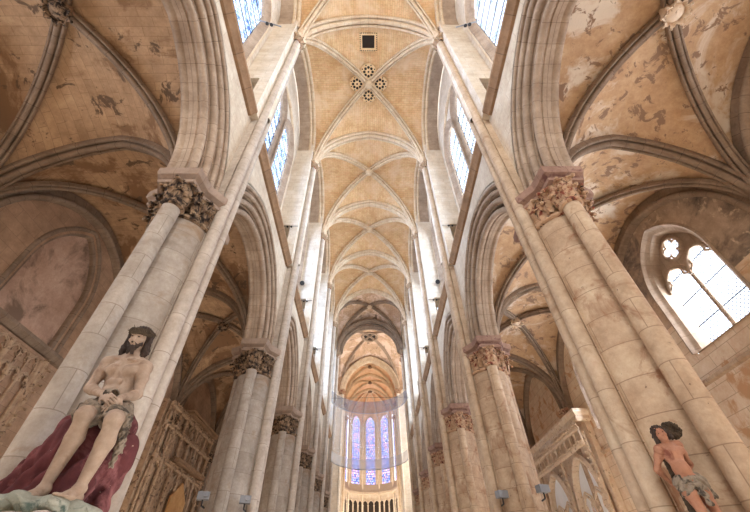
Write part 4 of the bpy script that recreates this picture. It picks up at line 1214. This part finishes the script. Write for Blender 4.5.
# ------------------------------------------------------------------ figures: one continuous surface from blended volumes
def surface_nets(F, o, h):
    nx, ny, nz = F.shape
    ins = F < 0
    c = np.zeros((nx - 1, ny - 1, nz - 1), int)
    for i in (0, 1):
        for j in (0, 1):
            for k in (0, 1):
                c += ins[i:nx - 1 + i, j:ny - 1 + j, k:nz - 1 + k]
    act = (c > 0) & (c < 8)
    idx = -np.ones(act.shape, int)
    ii = np.argwhere(act); idx[act] = np.arange(len(ii))
    acc = np.zeros((len(ii), 3)); cnt = np.zeros(len(ii))
    cor = [(i, j, k) for i in (0, 1) for j in (0, 1) for k in (0, 1)]
    for a in cor:
        for d in range(3):
            if a[d] == 0:
                b = list(a); b[d] = 1
                fa = F[ii[:, 0] + a[0], ii[:, 1] + a[1], ii[:, 2] + a[2]]; fb = F[ii[:, 0] + b[0], ii[:, 1] + b[1], ii[:, 2] + b[2]]
                m_ = (fa < 0) != (fb < 0)
                t = np.where(m_, fa / np.where(fa == fb, 1, fa - fb), 0)
                p = np.array(a, float)[None, :].repeat(len(ii), 0); p[:, d] += t
                acc[m_] += p[m_]; cnt[m_] += 1
    V = (ii + acc / cnt[:, None]) * h + np.array(o)
    Fs = []
    for d in range(3):
        e1, e2 = (d + 1) % 3, (d + 2) % 3
        sl = [slice(1, F.shape[q] - 1) for q in range(3)]; sl[d] = slice(0, F.shape[d] - 1)
        s2 = list(sl); s2[d] = slice(1, F.shape[d])
        A = ins[tuple(sl)]; B = ins[tuple(s2)]
        ed = np.argwhere(A != B)
        base = ed + np.array([sl[q].start for q in range(3)])
        fl = A[tuple(ed.T)]
        def cell(o1, o2):
            q = base.copy(); q[:, e1] -= o1; q[:, e2] -= o2
            return idx[tuple(q.T)]
        quad = np.stack([cell(1, 1), cell(0, 1), cell(0, 0), cell(1, 0)], 1)
        quad[~fl] = quad[~fl][:, ::-1]
        Fs.append(quad)
    return V, np.concatenate(Fs)
def sdf_body(prims, h=0.014, k=0.03, disp=None):
    """prims: ('c', a, b, ra, rb[, k]) capsule, ('e', centre, radii[, axis matrix][, k]) ellipsoid"""
    lo = np.array([1e9] * 3); hi = -lo
    for p in prims:
        if p[0] == 'c':
            r = max(p[3], p[4]); pts = np.array([p[1], p[2]], float)
            lo = np.minimum(lo, pts.min(0) - r); hi = np.maximum(hi, pts.max(0) + r)
        else:
            r = max(p[2]); c = np.array(p[1], float); lo = np.minimum(lo, c - r); hi = np.maximum(hi, c + r)
    lo -= 0.06; hi += 0.06
    n = np.ceil((hi - lo) / h).astype(int) + 1
    F = np.full(n, 1.0)
    ax = [lo[q] + h * np.arange(n[q]) for q in range(3)]
    for p in prims:
        kk = p[5] if (p[0] == 'c' and len(p) > 5) else (p[4] if (p[0] == 'e' and len(p) > 4) else k)
        if p[0] == 'c':
            r = max(p[3], p[4]); A = np.array(p[1], float); B = np.array(p[2], float)
            l_ = np.minimum(A, B) - r - kk - 0.03; h_ = np.maximum(A, B) + r + kk + 0.03
        else:
            r = max(p[2]); l_ = np.array(p[1]) - r - kk - 0.03; h_ = np.array(p[1]) + r + kk + 0.03
        i0 = np.maximum(0, ((l_ - lo) / h).astype(int)); i1 = np.minimum(n, ((h_ - lo) / h).astype(int) + 2)
        sl = tuple(slice(a, b) for a, b in zip(i0, i1))
        X, Y, Z = np.meshgrid(ax[0][sl[0]], ax[1][sl[1]], ax[2][sl[2]], indexing='ij')
        if p[0] == 'c':
            d = B - A; L2 = d @ d + 1e-12
            t = np.clip(((X - A[0]) * d[0] + (Y - A[1]) * d[1] + (Z - A[2]) * d[2]) / L2, 0, 1)
            D = np.sqrt((X - A[0] - t * d[0]) ** 2 + (Y - A[1] - t * d[1]) ** 2 + (Z - A[2] - t * d[2]) ** 2) - (p[3] + (p[4] - p[3]) * t)
        else:
            c = p[1]; R_ = p[3] if len(p) > 3 and p[3] is not None else np.eye(3)
            q = [X - c[0], Y - c[1], Z - c[2]]
            l = [R_[a][0] * q[0] + R_[a][1] * q[1] + R_[a][2] * q[2] for a in range(3)]
            rr = np.sqrt(sum((l[a] / p[2][a]) ** 2 for a in range(3)))
            D = (rr - 1) * min(p[2])
            D = np.where(rr > 1e-6, D * (0.5 + 0.5 * 1.0), D)
        G = F[sl]
        hh = np.maximum(kk - np.abs(G - D), 0) / max(kk, 1e-6)
        F[sl] = np.minimum(G, D) - hh * hh * kk * 0.25
    if disp is not None:
        X, Y, Z = np.meshgrid(*ax, indexing='ij')
        F = F + disp(X, Y, Z)
    return surface_nets(F, lo, h)
def sdf_obj(name, prims, mat, parent, h=0.014, k=0.03, disp=None, offs=(0, 0, 1.6)):
    V, Q = sdf_body(prims, h, k, disp)
    V = V + np.array(offs)
    me = bpy.data.meshes.new(name)
    me.from_pydata(V.tolist(), [], Q.tolist())
    me.materials.append(mat)
    me.polygons.foreach_set('use_smooth', [True] * len(me.polygons))
    o = bpy.data.objects.new(name, me); COL.objects.link(o); o.parent = parent
    return o
V3 = lambda *a: np.array(a, float)
def lerp(a, b, t): return np.array(a) * (1 - t) + np.array(b) * t
def frame(z, x):
    z = np.array(z, float); z /= np.linalg.norm(z); x = np.array(x, float); x -= z * (x @ z); x /= np.linalg.norm(x)
    return np.array([x, np.cross(z, x), z])       # rows local axes
def head_prims(c, fwd, up, S):
    """c centre of skull; S scale so that head height = 0.23*S"""
    f = np.array(fwd, float); f /= np.linalg.norm(f); u = np.array(up, float); u -= f * (u @ f); u /= np.linalg.norm(u); r = np.cross(f, u)
    R_ = np.array([r, f, u]); P_ = lambda a, b, c_: np.array(c) + S * (r * a + f * b + u * c_)
    pr = [('e', P_(0, -0.01, 0.02), (0.078 * S, 0.098 * S, 0.095 * S), R_, 0.02),
          ('e', P_(0, 0.03, -0.045), (0.056 * S, 0.062 * S, 0.072 * S), R_, 0.03),
          ('e', P_(0, 0.060, -0.088), (0.026 * S, 0.024 * S, 0.022 * S), R_, 0.02),
          ('c', P_(0, 0.086, 0.018), P_(0, 0.112, -0.028), 0.009 * S, 0.015 * S, 0.012),
          ('e', P_(0, 0.094, -0.034), (0.020 * S, 0.014 * S, 0.010 * S), R_, 0.008),
          ('c', P_(-0.045, 0.076, 0.030), P_(-0.012, 0.090, 0.026), 0.010 * S, 0.010 * S, 0.012),
          ('c', P_(0.045, 0.076, 0.030), P_(0.012, 0.090, 0.026), 0.010 * S, 0.010 * S, 0.012),
          ('e', P_(-0.031, 0.076, 0.008), (0.016 * S, 0.012 * S, 0.010 * S), R_, 0.006),
          ('e', P_(0.031, 0.076, 0.008), (0.016 * S, 0.012 * S, 0.010 * S), R_, 0.006),
          ('e', P_(-0.042, 0.062, -0.028), (0.022 * S, 0.018 * S, 0.018 * S), R_, 0.02),
          ('e', P_(0.042, 0.062, -0.028), (0.022 * S, 0.018 * S, 0.018 * S), R_, 0.02),
          ('c', P_(-0.020, 0.086, -0.058), P_(0.020, 0.086, -0.058), 0.008 * S, 0.008 * S, 0.006),
          ('c', P_(-0.016, 0.084, -0.070), P_(0.016, 0.084, -0.070), 0.008 * S, 0.008 * S, 0.006),
          ('e', P_(-0.080, -0.002, 0.0), (0.010 * S, 0.020 * S, 0.030 * S), R_, 0.006),
          ('e', P_(0.080, -0.002, 0.0), (0.010 * S, 0.020 * S, 0.030 * S), R_, 0.006)]
    return pr, P_, R_
def hand_prims(wr, tip, pn, S, thumb_side=1, curl=0.5):
    """wrist, middle finger direction end, palm normal (toward the held thing)"""
    wr = np.array(wr, float); f = np.array(tip, float) - wr; f /= np.linalg.norm(f)
    n = np.array(pn, float); n -= f * (n @ f); n /= np.linalg.norm(n); sd = np.cross(f, n) * thumb_side
    pr = [('e', wr + f * 0.05 * S, (0.040 * S, 0.018 * S, 0.054 * S), np.array([np.cross(f, n), n, f]), 0.014)]
    for i, (off, L) in enumerate(((0.032, 0.070), (0.011, 0.080), (-0.011, 0.075), (-0.031, 0.058))):
        b = wr + f * 0.088 * S + sd * off * S
        d1 = f + sd * off * 1.5; d1 /= np.linalg.norm(d1)
        p1 = b + (d1 + n * 0.3 * curl) * L * 0.45 * S
        d2 = d1 * (1 - 0.5 * curl) + n * 0.9 * curl; d2 /= np.linalg.norm(d2)
        p2 = p1 + d2 * L * 0.32 * S
        d3 = d1 * (1 - curl) + n * 1.2 * curl; d3 /= np.linalg.norm(d3)
        p3 = p2 + d3 * L * 0.26 * S
        pr += [('c', b - f * 0.03 * S, b, 0.010 * S, 0.0098 * S, 0.008), ('c', b, p1, 0.0098 * S, 0.0088 * S, 0.003), ('c', p1, p2, 0.0088 * S, 0.008 * S, 0.003), ('c', p2, p3, 0.008 * S, 0.0068 * S, 0.003)]
    b = wr + f * 0.025 * S + sd * 0.026 * S
    p1 = b + (f * 0.6 + sd * 0.75 + n * 0.2) * 0.036 * S
    p2 = p1 + (f * 0.85 + sd * 0.3 + n * 0.3) * 0.034 * S
    pr += [('c', wr, b, 0.018 * S, 0.014 * S, 0.012), ('c', b, p1, 0.0135 * S, 0.011 * S, 0.008), ('c', p1, p2, 0.011 * S, 0.0085 * S, 0.004)]
    return pr
def foot_prims(ank, d, S):
    ank = np.array(ank, float); d = np.array(d, float); d /= np.linalg.norm(d); sd = np.cross(d, [0, 0, 1.0])
    sole = -0.065 * S
    P_ = lambda a, b, c: ank + S * (sd * a + d * b) + np.array([0, 0, c * S])
    pr = [('e', P_(0, -0.035, -0.045), (0.034 * S, 0.04 * S, 0.034 * S), None, 0.03), ('c', P_(0, 0, -0.005), P_(0, 0.10, -0.05), 0.037 * S, 0.026 * S, 0.03),
          ('e', P_(0, 0.085, -0.058), (0.046 * S, 0.06 * S, 0.022 * S), frame((0, 0, 1), sd), 0.03),
          ('c', P_(-0.025, 0.0, 0.0), P_(0.025, 0, 0.0), 0.028 * S, 0.026 * S, 0.02)]
    for i, (off, L, r) in enumerate(((0.034, 0.175, 0.0145), (0.014, 0.178, 0.011), (-0.004, 0.170, 0.010), (-0.020, 0.160, 0.0095), (-0.036, 0.146, 0.009))):
        pr.append(('c', P_(off, 0.115, -0.058), P_(off * 1.15, L, -0.064), r * S, r * 0.95 * S, 0.006))
    return pr
def limb(a, b, r0, rm, r1, mid=0.35, k=0.03, bulge=(0, 0, 0)):
    m_ = lerp(a, b, mid) + np.array(bulge)
    return [('c', a, m_, r0, rm, k), ('c', m_, b, rm, r1, k)]

# ---- seated figure
S = 1.5
T = thing('seated_christ_statue', 'life-size painted stone figure of a seated bearded man with bound hands and thorn crown', 'statue')
T.location = (-0.12, 0, 0)
hd = V3(-3.43, 4.74, 2.93); nk = V3(-3.45, 4.83, 2.68)
shL, shR = V3(-3.77, 4.84, 2.60), V3(-3.22, 4.84, 2.52)
elL, elR = V3(-3.76, 4.72, 2.18), V3(-3.13, 4.80, 2.11)
wrL, wrR = V3(-3.30, 4.42, 1.95), V3(-3.10, 4.46, 1.93)
hipL, hipR = V3(-3.60, 4.80, 1.88), V3(-3.30, 4.80, 1.86)
knL, knR = V3(-3.26, 4.24, 1.64), V3(-2.92, 4.27, 1.58)
anL, anR = V3(-3.35, 4.32, 0.93), V3(-3.00, 4.34, 0.93)
pr, HP, HR = head_prims(hd, (0.12, -1, -0.30), (0.10, -0.2, 1), S)
body = list(pr)
body += [('c', hd + V3(0, 0.03, -0.06), nk, 0.078, 0.088, 0.04), ('c', nk, lerp(shL, shR, 0.5) + V3(0, 0, 0.02), 0.092, 0.12, 0.06)]
body += [('e', V3(-3.47, 4.86, 2.40), (0.235, 0.155, 0.245), None, 0.06), ('e', V3(-3.46, 4.84, 2.14), (0.195, 0.14, 0.20), None, 0.06), ('e', V3(-3.45, 4.83, 1.93), (0.235, 0.17, 0.15), None, 0.06),
         ('e', V3(-3.58, 4.74, 2.46), (0.115, 0.055, 0.085), None, 0.03), ('e', V3(-3.36, 4.74, 2.44), (0.115, 0.055, 0.085), None, 0.03),
         ('c', lerp(nk, shL, 0.25), shL, 0.085, 0.092, 0.05), ('c', lerp(nk, shR, 0.25), shR, 0.085, 0.092, 0.05),
         ('c', V3(-3.50, 4.72, 2.60), V3(-3.70, 4.76, 2.66), 0.018, 0.018, 0.02), ('c', V3(-3.43, 4.72, 2.60), V3(-3.24, 4.76, 2.58), 0.018, 0.018, 0.02),
         ('e', V3(-3.52, 4.705, 2.26), (0.05, 0.02, 0.045), None, 0.02), ('e', V3(-3.41, 4.705, 2.26), (0.05, 0.02, 0.045), None, 0.02),
         ('e', V3(-3.52, 4.70, 2.15), (0.05, 0.02, 0.045), None, 0.02), ('e', V3(-3.41, 4.70, 2.15), (0.05, 0.02, 0.045), None, 0.02)]
for sh, el, wr in ((shL, elL, wrL), (shR, elR, wrR)):
    body += [('e', sh, (0.095, 0.09, 0.095), None, 0.04)] + limb(sh, el, 0.082, 0.080, 0.056, 0.4) + limb(el, wr, 0.060, 0.064, 0.038, 0.25)
for hp, kn, an in ((hipL, knL, anL), (hipR, knR, anR)):
    body += limb(hp, kn, 0.145, 0.135, 0.092, 0.35, 0.05) + [('e', kn + V3(0, -0.02, 0.0), (0.082, 0.078, 0.09), None, 0.04)] + limb(kn, an, 0.082, 0.092, 0.048, 0.32, 0.03, (0, 0.035, 0)) + \
            foot_prims(an, (0.12, -1, 0), S)
body += hand_prims(wrL, wrL + V3(0.24, -0.10, -0.12), (0.2, 0.9, -0.5), S, -1, 0.45)
body += hand_prims(wrR, wrR + V3(-0.06, -0.14, -0.22), (-0.2, 0.6, -0.3), S, 1, 0.35)
sdf_obj('body', body, M['flesh_a'], T, 0.0125, 0.03)
for sg in (-1, 1):
    m_ = MB(); m_.ball(HP(sg * 0.031, 0.0865, 0.008) + np.array([0, 0, 1.6]), 0.0062 * S * 1.3, 8, 6, (1.5, 0.6, 0.8)); m_.build('eye', M['hair'], T, 60)
# hair, beard
hr = [('e', HP(0, -0.03, 0.045), (0.095 * S, 0.105 * S, 0.09 * S), HR, 0.03), ('c', HP(-0.085, -0.01, 0.03), HP(-0.10, 0.0, -0.12), 0.045, 0.05, 0.03), ('c', HP(0.085, -0.01, 0.03), HP(0.10, 0.0, -0.12), 0.045, 0.05, 0.03),
      ('c', HP(-0.10, 0.0, -0.12), HP(-0.085, 0.03, -0.23), 0.05, 0.022, 0.03), ('c', HP(0.10, 0, -0.12), HP(0.10, 0.0, -0.22), 0.05, 0.022, 0.03), ('e', HP(0, -0.07, -0.06), (0.09 * S, 0.06 * S, 0.12 * S), HR, 0.03)]
wav = lambda X, Y, Z: 0.007 * np.sin(X * 150 + 4 * np.sin(Z * 25)) + 0.005 * np.sin(Z * 60 + Y * 90)
sdf_obj('hair', hr, M['hair'], T, 0.0125, 0.03, wav)
bd = [('c', HP(-0.055, 0.045, -0.055), HP(0, 0.078, -0.105), 0.028, 0.04, 0.02), ('c', HP(0.055, 0.045, -0.055), HP(0, 0.078, -0.105), 0.028, 0.04, 0.02), ('c', HP(-0.012, 0.078, -0.105), HP(-0.022, 0.080, -0.150), 0.04, 0.016, 0.02),
      ('c', HP(0.012, 0.078, -0.105), HP(0.022, 0.080, -0.150), 0.04, 0.016, 0.02), ('c', HP(-0.028, 0.088, -0.060), HP(0, 0.098, -0.048), 0.010, 0.012, 0.01), ('c', HP(0.028, 0.088, -0.060), HP(0, 0.098, -0.048), 0.010, 0.012, 0.01)]
sdf_obj('beard', bd, M['hair'], T, 0.0125, 0.02, wav)
m_ = MB(); rnd = random.Random(4)
for q in range(5):
    pts = []
    for i in range(37):
        a = 2 * PI * i / 36
        p = HP(math.cos(a) * (0.098 + 0.008 * math.sin(a * 7 + q * 1.6)), -0.012 + math.sin(a) * (0.112 + 0.008 * math.cos(a * 7 + q * 1.6)), 0.060 + 0.026 * math.sin(a * 6 + q * 1.3)) + np.array([0, 0, 1.6])
        pts.append(p)
    m_.tube(pts, 0.018, 6, False)
for i in range(30):
    a = rnd.random() * 2 * PI; p = HP(math.cos(a) * 0.10, -0.012 + math.sin(a) * 0.112, 0.062) + np.array([0, 0, 1.6])
    d = HP(math.cos(a) * 0.13, -0.012 + math.sin(a) * 0.15, 0.062 + rnd.uniform(-0.03, 0.05)) + np.array([0, 0, 1.6])
    m_.tube([p, d], [0.010, 0.002], 5)
m_.build('thorn_crown', M['thorn'], T, 60)
# rope around wrists
m_ = MB()
for q in range(3):
    c = lerp(wrL, wrR, 0.5) + V3(-0.06 + q * 0.03, 0.02, 1.6 + 0.02)
    m_.tube([c + V3(0.02 * math.cos(a * PI / 6), 0.075 * math.cos(a * PI / 6), 0.07 * math.sin(a * PI / 6)) for a in range(13)], 0.013, 6, False)
m_.build('wrist_rope', M['cloth_w'], T, 50)
fold = lambda X, Y, Z: 0.013 * np.sin(38 * (X * 0.6 + Y * 0.5 + Z * 1.1) + 3 * np.sin(X * 9)) + 0.006 * np.sin(95 * (X - Z * 0.5))
lc = [('c', hipL + V3(0, 0.02, 0.02), lerp(hipL, knL, 0.72), 0.172, 0.145, 0.05), ('c', hipR + V3(0, 0.02, 0.02), lerp(hipR, knR, 0.60), 0.168, 0.150, 0.05), ('e', V3(-3.45, 4.84, 1.92), (0.27, 0.20, 0.13), None, 0.05),
      ('e', V3(-3.24, 4.50, 1.83), (0.09, 0.09, 0.08), None, 0.04), ('c', V3(-3.1, 4.55, 1.80), V3(-3.0, 4.42, 1.55), 0.07, 0.05, 0.03)]
sdf_obj('loincloth', lc, M['cloth_w'], T, 0.0125, 0.04, fold)
fr_ = [('c', V3(-2.93, 4.50, 1.70), V3(-2.90, 4.55, 1.35), 0.055, 0.045, 0.03), ('c', V3(-2.96, 4.58, 1.70), V3(-2.95, 4.62, 1.22), 0.045, 0.03, 0.03)]
sdf_obj('frayed_cloth_end', fr_, M['cloth_w'], T, 0.0125, 0.02, lambda X, Y, Z: 0.016 * np.sin(X * 120 + Y * 100) * np.sin(Z * 70))
# robe over the seat
rb = []
for x0, x1, y0_, zt_ in ((-3.96, -4.18, 4.92, 1.70), (-3.78, -3.96, 4.75, 1.78), (-3.62, -3.72, 4.66, 1.76), (-3.42, -3.48, 4.62, 1.72), (-3.26, -3.32, 4.64, 1.66), (-3.10, -3.20, 4.66, 1.60)):
    rb.append(('c', V3(x0, y0_ + 0.02, zt_ - 0.1), V3(x1, y0_ - 0.10 , 0.93), 0.10, 0.13, 0.10))
    rb.append(('c', V3(x0, y0_ + 0.28, zt_ - 0.1), V3(x1, y0_ + 0.25 , 0.93), 0.15, 0.20, 0.12))
rb += [('c', V3(-4.25, 4.85, 0.93), V3(-3.55, 4.50, 0.9), 0.09, 0.07, 0.08), ('c', V3(-3.5, 4.5, 0.9), V3(-3.16, 4.50, 0.9), 0.06, 0.08, 0.08), ('c', V3(-4.3, 4.9, 0.92), V3(-4.45, 4.72, 0.87), 0.09, 0.04, 0.06),
       ('c', V3(-3.9, 4.98, 1.75), V3(-3.25, 4.98, 1.78), 0.16, 0.16, 0.1)]
rf = lambda X, Y, Z: 0.030 * np.sin(26 * X + 5 * np.sin(Z * 3.0) - Y * 8) + 0.012 * np.sin(61 * X + 7 * Z)
sdf_obj('red_robe', rb, M['robe'], T, 0.018, 0.08, rf)
bs_ = [('e', V3(-3.70, 4.60, 0.76), (0.78, 0.62, 0.12), None, 0.05), ('e', V3(-3.98, 4.45, 0.77), (0.5, 0.35, 0.11), None, 0.05), ('e', V3(-3.28, 4.35, 0.76), (0.36, 0.42, 0.10), None, 0.05), ('c', V3(-4.3, 4.5, 0.75), V3(-3.08, 4.2, 0.73), 0.08, 0.08, 0.06)]
sdf_obj('rock_base', bs_, M['rock'], T, 0.02, 0.05, lambda X, Y, Z: 0.02 * np.sin(X * 17 + Y * 9) * np.sin(Z * 25 + X * 6) + 0.01 * np.sin(X * 41 - Y * 33))
pl_ = thing('statue_plinth', 'pinkish grey stone plinth standing under the seated statue', 'plinth')
pl_.location = (-0.12, 0, 0)
m_ = MB(); m_.plan([(-4.38, 4.05), (-3.02, 4.05), (-3.02, 5.12), (-4.38, 5.12)], [(0.12, 0.0), (0.12, 0.3), (0, 0.36), (0, 2.0), (0.05, 2.06), (0.08, 2.1), (0.08, 2.26), (0.04, 2.30)]); m_.build('plinth_block', M['plinth'], pl_, 30)

# ---- standing bound figure
S = 0.98
T = thing('bound_standing_statue', 'small painted figure of a standing man tied with arms behind him, grey loincloth', 'statue')
T.scale = (0.92, 0.92, 0.92)
T.location = (-0.17 + 0.08 * 4.11, 0.08 * 5.9, 0.08 * 3.30)
Y0 = 5.36
hd = V3(4.11, Y0 - 0.06, 1.67); nk = V3(4.17, Y0, 1.55)
shL, shR = V3(4.01, Y0, 1.47), V3(4.33, Y0, 1.53)
pr, HP, HR = head_prims(hd, (-0.45, -1, -0.15), (-0.35, -0.1, 1), S)
body = list(pr)
wst = V3(4.17, Y0 - 0.03, 1.20); pv = V3(4.20, Y0, 1.06)
body += [('c', hd + V3(0.01, 0.02, -0.05), nk, 0.05, 0.056, 0.03), ('c', nk, V3(4.19, Y0, 1.48), 0.06, 0.08, 0.04), ('e', V3(4.17, Y0, 1.40), (0.142, 0.10, 0.15), None, 0.04), ('e', wst, (0.125, 0.09, 0.14), None, 0.04), ('e', pv, (0.15, 0.11, 0.11), None, 0.04),
         ('e', V3(4.12, Y0 - 0.075, 1.42), (0.072, 0.035, 0.055), None, 0.02), ('e', V3(4.27, Y0 - 0.075, 1.44), (0.072, 0.035, 0.055), None, 0.02),
         ('e', V3(4.15, Y0 - 0.10, 1.26), (0.03, 0.012, 0.03), None, 0.015), ('e', V3(4.21, Y0 - 0.10, 1.265), (0.03, 0.012, 0.03), None, 0.015), ('c', lerp(nk, shL, 0.3), shL, 0.055, 0.058, 0.03), ('c', lerp(nk, shR, 0.3), shR, 0.055, 0.058, 0.03)]
elL, wrL2 = V3(3.93, Y0 + 0.14, 1.24), V3(4.10, Y0 + 0.24, 1.10)
elR, wrR2 = V3(4.45, Y0 + 0.12, 1.30), V3(4.30, Y0 + 0.24, 1.13)
for sh, el, wr in ((shL, elL, wrL2), (shR, elR, wrR2)):
    body += [('e', sh, (0.062, 0.06, 0.062), None, 0.03)] + limb(sh, el, 0.052, 0.052, 0.038, 0.4) + limb(el, wr, 0.040, 0.042, 0.026, 0.25)
    body += hand_prims(wr, wr + (np.array([0.1, 0.02, -0.1]) if el[0] < 4.2 else np.array([-0.1, 0.02, -0.1])), (0, 0.3, -1), S, 1, 0.5)
hL, hR2, kL, kR, aL, aR = V3(4.11, Y0, 1.03), V3(4.29, Y0, 1.04), V3(4.12, Y0 - 0.06, 0.66), V3(4.34, Y0 - 0.02, 0.66), V3(4.13, Y0 + 0.02, 0.28), V3(4.33, Y0 + 0.03, 0.28)
for hp, kn, an in ((hL, kL, aL), (hR2, kR, aR)):
    body += limb(hp, kn, 0.095, 0.088, 0.056, 0.35, 0.035) + [('e', kn + V3(0, -0.012, 0), (0.052, 0.05, 0.058), None, 0.02)] + limb(kn, an, 0.05, 0.058, 0.032, 0.3, 0.02, (0, 0.02, 0)) + foot_prims(an, (-0.1 if hp is hL else 0.2, -1, 0), S)
sdf_obj('body', body, M['flesh_b'], T, 0.010, 0.02)
for sg in (-1, 1):
    m_ = MB(); m_.ball(HP(sg * 0.031, 0.0865, 0.008) + np.array([0, 0, 1.6]), 0.008, 8, 6, (1.4, 0.6, 0.8)); m_.build('eye', M['hair'], T, 60)
hr = [('e', HP(0, -0.03, 0.04), (0.095 * S, 0.105 * S, 0.095 * S), HR, 0.03), ('c', HP(-0.08, -0.01, 0.0), HP(-0.10, 0.0, -0.10), 0.038, 0.03, 0.02), ('c', HP(0.085, -0.01, 0.0), HP(0.10, -0.02, -0.12), 0.038, 0.035, 0.02), ('e', HP(0, -0.08, -0.05), (0.085 * S, 0.05 * S, 0.1 * S), HR, 0.02)]
sdf_obj('hair', hr, M['hair'], T, 0.010, 0.02, wav)
lc = [('e', pv + V3(0, 0, -0.01), (0.165, 0.125, 0.085), None, 0.04), ('c', hL + V3(-0.01, 0, 0.0), lerp(hL, kL, 0.26), 0.108, 0.105, 0.04), ('c', hR2 + V3(0.01, 0, 0.02), lerp(hR2, kR, 0.20), 0.108, 0.104, 0.04), ('c', V3(4.22, Y0 - 0.11, 1.0), V3(4.24, Y0 - 0.12, 0.76), 0.045, 0.03, 0.03), ('c', V3(4.36, Y0 - 0.06, 1.05), V3(4.42, Y0 - 0.04, 0.86), 0.04, 0.03, 0.03)]
sdf_obj('loincloth', lc, M['cloth_w'], T, 0.010, 0.03, lambda X, Y, Z: 0.011 * np.sin(60 * (Z * 1.0 + (X - 4.2) ** 2 * 4) + 2) + 0.004 * np.sin(X * 110))
tk = [('c', V3(4.30, Y0 + 0.30, 0.2), V3(4.28, Y0 + 0.28, 1.55), 0.085, 0.07, 0.03), ('c', V3(4.28, Y0 + 0.28, 1.5), V3(4.40, Y0 + 0.16, 1.76), 0.06, 0.05, 0.03)]
for q in range(9):
    a = q * 2 * PI / 9
    tk.append(('e', V3(4.44 + 0.10 * math.cos(a), Y0 + 0.10, 1.77 + 0.085 * math.sin(a)), (0.055, 0.06, 0.05), None, 0.01))
tk.append(('e', V3(4.42, Y0 + 0.14, 1.77), (0.10, 0.07, 0.08), None, 0.02))
sdf_obj('tree_stump', tk, M['thorn'], T, 0.010, 0.02, lambda X, Y, Z: 0.008 * np.sin(X * 130) * np.sin(Z * 110 + Y * 40))
m_ = MB(); m_.plan([(3.92, Y0 - 0.25), (4.50, Y0 - 0.25), (4.60, Y0 + 0.4), (4.2, Y0 + 0.75), (3.95, Y0 + 0.4)], [(-0.25, 1.2), (-0.1, 1.45), (0.0, 1.62), (0.05, 1.66), (0.06, 1.79)]); m_.build('stone_bracket', M['pier_b'], T, 30)
#NEXT3
